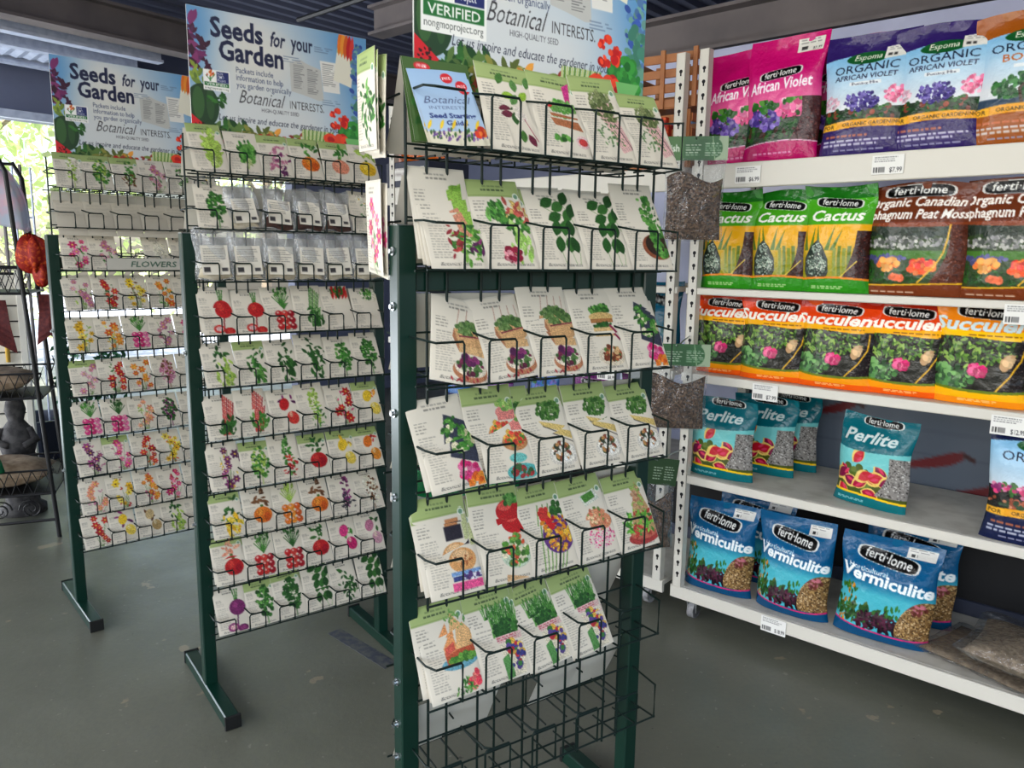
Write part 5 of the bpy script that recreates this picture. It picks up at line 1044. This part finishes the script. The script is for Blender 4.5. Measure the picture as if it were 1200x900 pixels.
# wooden crates on top of the far unit
for q, (z, n_) in enumerate(((1.888, 'lower'), (2.125, 'upper'))):
    Cc = empty('wooden_crate', '%s slatted honey-wood crate above the hanging green header' % n_, 'crate', sp(-.27, -.16, z), RD(-41 + 6 * q), 'stacked wooden crates')
    w, d, h = .3, .24, .22
    for zz in (.0, .058, .116, .174):
        for e in (-1, 1):
            mb = MB(); mb.bbox(-w / 2, w / 2, e * d / 2 - .004, e * d / 2 + .004, zz + .004, zz + .038, .002); mb.build('slat', MT['wood'], Cc)
            mb = MB(); mb.bbox(e * w / 2 - .004, e * w / 2 + .004, -d / 2, d / 2, zz + .004, zz + .038, .002); mb.build('slat', MT['wood'], Cc)
    for e in (-1, 1):
        for f in (-1, 0, 1):
            mb = MB(); mb.bbox(f * (w / 2 - .012) - .01, f * (w / 2 - .012) + .01, e * (d / 2 + .008) - .005, e * (d / 2 + .008) + .005, 0, h + .005, .002); mb.build('corner_post', MT['wood'], Cc)
    mb = MB(); mb.box(-w / 2, w / 2, -d / 2, d / 2, 0, .004); mb.build('base', MT['wood'], Cc)
mb = MB(); mb.bbox(-.035, .035, -.03, .03, 0, .17, .006); mb.bbox(-.02, .02, -.02, .02, .17, .2, .004); o = mb.build('red_carton', MT['redcloth']); place(o, SF @ Matrix.Translation((-.24, -.0 + .03, 1.889))); tag(o, 'small red carton standing in front of the wooden crates', 'box')
# vinyl banner with chilli peppers behind the shelving
c = Cv(2.0, 1.2, 220, (92, 102, 116), 3); 
for v_ in range(12): c.rect(0, .08 * v_, 1, .08 * v_ + .006, (84, 94, 108))
def chilli(c, u, v, k, f=1):
    P = []; Q = []
    for i in range(12):
        t = i / 11; x = u + f * k * t; y = v - k * .5 * t ** 1.6; w = k * .2 * (t ** .5) * (1 - .5 * max(0, t - .8) / .2)
        P.append((x, y - w)); Q.append((x, y + w))
    c.poly(P + Q[::-1], (110, 20, 26)); c.line([(u + f * k, v - k * .52), (u + f * k * 1.15, v - k * .4)], .008, (60, 20, 20))
chilli(c, .17, .79, .1); chilli(c, .36, .93, .12); chilli(c, .3, .5, .1); chilli(c, .62, .85, .11); chilli(c, .46, 1.0, .1, 1)
o = obj('hanging_banner', flat_panel('hanging_banner', c, .004, MT['banner'])); place(o, SF @ Matrix.Translation((.9, .585, .62))); tag(o, 'grey vinyl banner with dark red chilli peppers behind the shelves', 'banner')

# hanging soil bags with green header cards, on peg hooks off the upright
def header_art(w, h, word, pent=False):
    c = Cv(w, h, 90, (46, 92, 52) if not pent else (40, 66, 34), 17)
    if not pent:
        c.rect(0, 0, .3, 1, (70, 112, 60)); c.ell(.62, .55, .2, .16, (36, 84, 46)); c.poly([(.86, 0), (1, 0), (1, 1), (.8, 1)], (150, 170, 140)); c.ell(.78, .5, .13, .15, (40, 92, 50)); c.line([(.75, 0), (.8, 1)], .012, (140, 170, 130))
        c.text(word, .04, .62, .4, (220, 230, 214), .02, fit=.2)
    c.bars(.34, .35, .6, .85, 5, (196, 210, 190), .35); c.bars(.64, .3, .9, .85, 6, (190, 206, 186), .35)
    return c
def hang_bag(i, pos, w, hh, hb, word, label, soil, rz, pent=False):
    x, y, z = pos; H = empty('hanging_soil_bag', label, 'soil bag', (x, y, z), rz, 'header-card soil bags hanging by the upright')
    cv = header_art(w, hh, word, pent); o = obj('header_card', flat_panel('header_card', cv, .003, MT['sign']), H); o.location = (0, -.004, -hh)
    if pent: o.rotation_euler = (0, .12, 0)
    nx, ny = 26, 26; rs = np.random.RandomState(i + 2)
    for nm, m, T, ww, h0, h1 in (('plastic_bag', MT['bag'], .03, w * .98, -hh - hb, -hh + .006), ('soil', MT[soil], .024, w * .9, -hh - hb + .006, -hh - hb * .2)):
        mb = MB()
        for sg in (-1, 1):
            vs = []
            for j in range(ny):
                v = j / (ny - 1)
                for q in range(nx):
                    u = q / (nx - 1); wrk = (.0035 if nm == 'soil' else .006) * math.sin(u * 21 + 3 * math.sin(v * 5 + i)) * v
                    y_ = sg * T * (4 * u * (1 - u)) ** .5 * (math.sin(math.pi * min(1., v * .93 + .04)) ** .5) + wrk
                    top = 0 if nm == 'plastic_bag' else .02 * math.sin(u * 6 + i) * v
                    vs.append(((u - .5) * ww * (1 - .05 * math.sin(v * 3.1)), y_, h0 + (h1 - h0) * v + top))
            mb.add(vs, [(j * nx + q, j * nx + q + 1, (j + 1) * nx + q + 1, (j + 1) * nx + q) for j in range(ny - 1) for q in range(nx - 1)])
        mb.build(nm, m, H, True)
for i, (s, n, z, w, hh, hb, word, lab, soil, rz, pent) in enumerate((
    (.035, .2, 1.965, .225, .085, .29, 'nish', 'topmost hanging bag of brown moss with green header card', 'soil', -.18, False),
    (-.0, .2, 1.205, .25, .085, .25, 'um', 'hanging bag of brown soil with green header, beside third shelf', 'soil', -.12, False),
    (-.06, .2, .745, .15, .11, .27, '', 'lowest hanging bag of soil with dark green header card', 'soil', .1, True))):
    P = sp(s, n, z); hang_bag(i, P, w, hh, hb, word, lab, soil, rz, pent)
    mb = MB(); a = sp(-.055, .0, z + .012 if not pent else z - .0); b = sp(s, n - .0, z - .012)
    mb.tube([a, a + (b - a) * .5 + Vector((0, 0, .004)), b + Vector((0, 0, .0)), b + (b - a).normalized() * .02 + Vector((0, 0, .01))], .003, 6)
    o = mb.build('peg_hook', MT['steel']); tag(o, 'steel peg hook carrying the %s hanging soil bag' % ['topmost', 'middle', 'lowest'][i], 'hook')
# two loose bags of tan soil lying on the bottom shelf
def pillow_mesh(w, d, T, seed, nx=34, inner=False):
    vs = []; mb = MB()
    for sg in (1, -1):
        vs = []
        for j in range(nx):
            v = j / (nx - 1)
            for q in range(nx):
                u = q / (nx - 1); p = max(0, (16 * u * (1 - u) * v * (1 - v))) ** .42
                z = T / 2 + sg * T / 2 * p * (1 + .15 * math.sin(u * 9 + seed) * math.cos(v * 7)) + (.004 * math.sin(u * 30 + v * 12) * (1 - p) if not inner else 0)
                vs.append(((u - .5) * w * (1 - .06 * math.sin(math.pi * v)), (v - .5) * d * (1 - .06 * math.sin(math.pi * u)), max(.001, z)))
        mb.add(vs, [(j * nx + q, j * nx + q + 1, (j + 1) * nx + q + 1, (j + 1) * nx + q) for j in range(nx - 1) for q in range(nx - 1)])
    return mb
for i, (s, n, z, w, d, T, rz, ry, lab) in enumerate(((1.09, -.18, .141, .44, .34, .05, RD(-18), 0, 'flat clear bag of tan soil lying underneath the fuller one'), (1.25, -.09, .19, .5, .36, .13, RD(-4), .1, 'fuller clear bag of tan soil slumped on bottom shelf'))):
    L = empty('loose_soil_bag', lab, 'soil bag', group='loose clear soil bags'); place(L, SF @ Matrix.Translation((s, -n, z)) @ Matrix.Rotation(rz, 4, 'Z') @ Matrix.Rotation(ry, 4, 'Y'))
    pillow_mesh(w * .9, d * .88, T * .85, i, inner=True).build('soil', MT['tansoil'], L, True)
    pillow_mesh(w, d, T, i).build('plastic_bag', MT['bag'], L, True)

# ================================================================== LEFT EDGE: iron plant stand and what it holds
PS = frame(-2.92, 3.92, 22)
S = empty('iron_plant_stand', 'black wrought iron tiered stand with lattice rims at left edge', 'plant stand', (-2.92, 3.92, 0), RD(22))
def lattice(x0, x1, y, z0, z1, n, par, nm='lattice_rim'):
    mb = MB(); mb.tube([(x0, y, z0), (x1, y, z0)], .006, 6); mb.tube([(x0, y, z1), (x1, y, z1)], .006, 6); st_ = (x1 - x0) / n
    for i in range(n):
        a = x0 + i * st_; mb.tube([(a, y, z0), (a + st_ / 2, y, z1), (a + st_, y, z0)], .0032, 5); mb.tube([(a, y, z1), (a + st_ / 2, y, z0), (a + st_, y, z1)], .0032, 5)
    mb.build(nm, MT['black'], par)
for q, z in enumerate((1.30, .76, .245)):
    W2 = .42 + .02 * q
    T_ = obj('tier', MB().add([(-W2, -.18, z), (W2, -.18, z), (W2, .18, z), (-W2, .18, z), (-W2, -.18, z + .008), (W2, -.18, z + .008), (W2, .18, z + .008), (-W2, .18, z + .008)], [(0, 3, 2, 1), (4, 5, 6, 7), (0, 1, 5, 4), (1, 2, 6, 5), (2, 3, 7, 6), (3, 0, 4, 7)]).mesh('tier', MT['black']), S)
    for y in (-.19, .19): lattice(-W2, W2, y, z, z + .13, 9, T_)
for (x0, x1) in ((-.36, -.46), (.36, .46)):
    for y in (-.19, .19):
        mb = MB(); mb.tube([(x0 * .9, y * .9, 1.98), (x0, y, 1.9), (x1, y, .0)], .011, 8); mb.build('leg', MT['black'], S)
for y in (-.19, .19): 
    mb = MB(); mb.tube([(-.33, y * .9, 1.97), (.33, y * .9, 1.97)], .009, 6); mb.build('top_bar', MT['black'], S)
mb = MB(); mb.tube([(-.46, -.19, .1), (.46, -.19, .1)], .008, 6); mb.tube([(-.46, -.19, .0), (-.46, -.19, .1)], .008, 6)
for cx, f in ((.2, 1), (.34, -1), (-.1, 1), (.04, -1), (-.34, 1), (-.2, -1)):
    pts = []
    for i in range(26):
        t = i / 25 * 4 * math.pi; r = .055 * (1 - i / 32); pts.append((cx + f * r * math.cos(t), -.19, .17 + r * math.sin(t)))
    mb.tube(pts, .0045, 5)
mb.build('scroll_apron', MT['black'], S)
def on_stand(s, y, z): return PS @ Vector((s, y, z))
def sack(s, y, z, w, d, T, lab, rz=0):
    o = pillow_mesh(w, d, T, int(z * 10), 20).build('burlap_sack', MT['tanbag'], None, True); place(o, PS @ Matrix.Translation((s, y, z)) @ Matrix.Rotation(rz, 4, 'Z')); tag(o, lab, 'sack', 'tan sacks on the plant stand'); return o
sack(.12, 0, .77, .5, .3, .14, 'tan sack on the middle tier of the iron stand'); sack(.14, -.0, .256, .56, .32, .16, 'fat tan sack on the lowest tier of the iron stand')
sack(-.34, 0, .77, .4, .3, .13, 'tan sack at left end of the middle tier')
mb = MB(); mb.bbox(-.3, .16, -.16, .16, 0, .045, .008); mb.box(-.31, .17, -.17, .17, .04, .06); o = mb.build('storage_tray', MT['blueplas']); place(o, PS @ Matrix.Translation((.0, 0, 1.44))); tag(o, 'pale blue plastic tray on top tier of iron stand', 'tray')
mb = MB(); mb.bbox(-.26, .14, -.14, .14, 0, .12, .01); o = mb.build('grey_bin', MT['tanbag']); place(o, PS @ Matrix.Translation((.0, 0, 1.31))); tag(o, 'greyish bin inside the top tier lattice', 'bin')
mb = MB(); mb.bbox(-.24, .12, -.12, .12, 0, .14, .012); o = mb.build('grey_basket', MT['beam']); place(o, PS @ Matrix.Translation((.02, 0, 1.505))); tag(o, 'grey box stacked above the pale blue tray', 'box')
def cloth(name, pts_fn, m, lab, cat, F, nu=26, nv=22):
    mb = MB(); vs = [pts_fn(i / (nu - 1), j / (nv - 1)) for j in range(nv) for i in range(nu)]
    fs = [(j * nu + i, j * nu + i + 1, (j + 1) * nu + i + 1, (j + 1) * nu + i) for j in range(nv - 1) for i in range(nu - 1)]
    mb.add(vs, fs); o = mb.build(name, m, None, True); place(o, F); md = o.modifiers.new('thickness', 'SOLIDIFY'); md.thickness = .004; tag(o, lab, cat); return o
def bow(u, v):
    a = u * 2 * math.pi; b = (v - .5) * math.pi; r = .066 * (1 + .2 * math.sin(5 * a + 2) + .12 * math.sin(9 * a * 1 + 6 * v)); return (r * 1.05 * math.cos(a) * math.cos(b), r * .8 * math.sin(a) * math.cos(b), r * 1.25 * math.sin(b) + .1)
o = cloth('red_bow', bow, MT['redcloth'], 'crumpled red and orange glitter bow on corner of iron stand', 'bow', PS @ Matrix.Translation((.45, -.2, 1.40)))
def bow2(u, v):
    a = u * 2 * math.pi; b = (v - .5) * math.pi; r = .045 * (1 + .15 * math.sin(4 * a)); return (r * .8 * math.cos(a) * math.cos(b), r * .8 * math.sin(a) * math.cos(b), r * 1.3 * math.sin(b))
o2 = MB(); nu = 20
vs = [bow2(i / 19, j / 15) for j in range(16) for i in range(20)]; o2.add(vs, [(j * 20 + i, j * 20 + i + 1, (j + 1) * 20 + i + 1, (j + 1) * 20 + i) for j in range(15) for i in range(19)])
t_ = o2.build('bow_loop', MT['redcloth'], o, True); t_.location = (.03, 0, -.0)
for i, (s, z, w, h, m) in enumerate(((.27, 1.27, .13, .27, 'darkred'), (.5, 1.3, .1, .26, 'darkred'), (-.02, 1.27, .14, .28, 'redcloth'))):
    mb = MB(); n = 8; vs = []
    for j in range(n + 1):
        v = j / n; x = w / 2 * (.7 + .5 * v)
        for x_ in (-x, 0, x): vs.append((x_, .01 * math.sin(v * 6 + x_ * 30), -v * h + (.05 * v * (1 if x_ == 0 else 0))))
    mb.add(vs, [(3 * j + q, 3 * j + q + 1, 3 * j + q + 4, 3 * j + q + 3) for j in range(n) for q in range(2)]); o = mb.build('ribbon_tail', MT[m], None); place(o, PS @ Matrix.Translation((s, -.215, z)))
    md = o.modifiers.new('thickness', 'SOLIDIFY'); md.thickness = .003; tag(o, ['maroon ribbon tail hanging under top tier, left of the stand leg', 'maroon ribbon tail hanging right of the stand leg', 'bright red ribbon tail at left frame edge under top tier'][i], 'ribbon', 'ribbon tails on the iron stand')
# pink and blue fabric windsock at the top of the stand
def sock(u, v):
    a = u * 2 * math.pi; r = .09 + .05 * math.sin(v * 3.1) + .012 * math.sin(6 * a); return (r * math.cos(a), r * .5 * math.sin(a), .34 * v - .06 * (1 - v) * math.cos(a))
cloth('fabric_windsock', sock, MT['pink'], 'pale pink and blue net windsock above the iron stand', 'windsock', PS @ Matrix.Translation((.3, 0, 1.64)) @ Matrix.Rotation(-.35, 4, 'Y'))
def gbag(u, v):
    a = u * 2 * math.pi; r = (.04 + .055 * v) * (1 + .18 * math.sin(7 * a + v * 4)); return (r * math.cos(a), r * .45 * math.sin(a),   .26 * (1 - v))
cloth('green_plastic_bag', gbag, MT['greenplas'], 'crinkled green plastic bag hanging low at left edge', 'bag', PS @ Matrix.Translation((.15, -.27, .40)))
# slatwall panel leaning behind the stand
SW = empty('slatwall_panel', 'cream slatwall panel with dark grooves behind the iron stand', 'display panel', (-3.42, 4.70, 0), RD(22))
for i in range(13):
    mb = MB(); mb.bbox(-.45, .32, -.01, .01, .1 + i * .098, .1 + i * .098 + .088, .002); mb.build('slat_board', MT['boards'], SW)
mb = MB(); mb.box(-.45, .32, .011, .02, .09, 1.38); mb.build('backing', MT['slot'], SW)
mb = MB(); mb.bbox(.32, .36, -.02, .03, 0, 1.4, .003); mb.build('edge_trim', MT['white'], SW)
mb = MB(); mb.box(-.4, -.36, -.02, .3, 0, .09); mb.box(.2, .24, -.02, .3, 0, .09); mb.build('base_foot', MT['white'], SW)
Fw_ = frame(-3.42, 4.70, 22)
mb = MB(); pts = [(0, 0, 0), (0, 0, .3)] + [(-.04 + .04 * math.cos(t * .5), 0, .3 + .045 * math.sin(t * .5)) for t in range(1, 7)]; mb.tube(pts, .013, 8); o = mb.build('toy_cane', MT['yellow'], None, True); place(o, Fw_ @ Matrix.Translation((.25, -.03, .82))); tag(o, 'yellow hooked cane hanging on the slatwall panel', 'cane')
# grey garden statue standing in front of the slatwall
Sx = empty('garden_statue', 'dark grey lumpy garden statue between the iron stand tiers', 'statue', PS @ Vector((.2, .34, .0)), RD(22))
mb = MB(); mb.lathe([(0, 0), (.12, 0), (.12, .04), (.09, .06), (.075, .2), (.1, .28), (.09, .34), (0, .36)], 18); mb.build('pedestal', MT['stone'], Sx, True)
mb = MB(); mb.lathe([(0, .35), (.08, .35), (.1, .42), (.075, .5), (.04, .55), (.045, .57), (.055, .61), (.045, .66), (.02, .69), (0, .7)], 16); mb.tube([(.06, -.02, .5), (.1, -.05, .44), (.05, -.1, .42)], [.025, .02, .018], 8); mb.tube([(-.06, -.02, .5), (-.1, -.05, .44), (-.03, -.1, .42)], [.025, .02, .018], 8); mb.build('figure', MT['stone'], Sx, True)
# small potted plant by the slatwall
Pp = empty('potted_plant', 'small leafy plant behind the iron stand leg', 'plant', PS @ Vector((.58, .5, 0)), 0)
mb = MB(); mb.lathe([(0, 0), (.09, 0), (.12, .2), (.13, .2), (.13, .23), (.1, .23), (.09, .19), (0, .19)], 16); mb.build('pot', MT['tray'], Pp, True)
mb = MB(); rs = np.random.RandomState(2)
for i in range(16): a = rs.rand() * 6.28; mb.tube([(0, 0, .2), (.1 * math.cos(a), .1 * math.sin(a), .6), (.2 * math.cos(a), .2 * math.sin(a), .75 + .3 * rs.rand())], .003, 4)
mb.build('stem', MT['wire'], Pp)
mb = MB()
for i in range(420):
    a = rs.rand() * 6.28; r = .2 * rs.rand() ** .5; z = .5 + .6 * rs.rand(); p = Vector((r * math.cos(a), r * math.sin(a), z)); d = Vector(rs.normal(0, 1, 3)).normalized() * .03; e = d.orthogonal().normalized() * .012
    mb.add([p - d, p + e, p + d, p - e], [(0, 1, 2, 3)])
o = mb.build('foliage', mat('dark_foliage', (36, 92, 60), .5), Pp); o['kind'] = 'stuff'
print('packets', ALLP[0], 'meshes', len(bpy.data.meshes), 'verts', sum(len(m.vertices) for m in bpy.data.meshes))
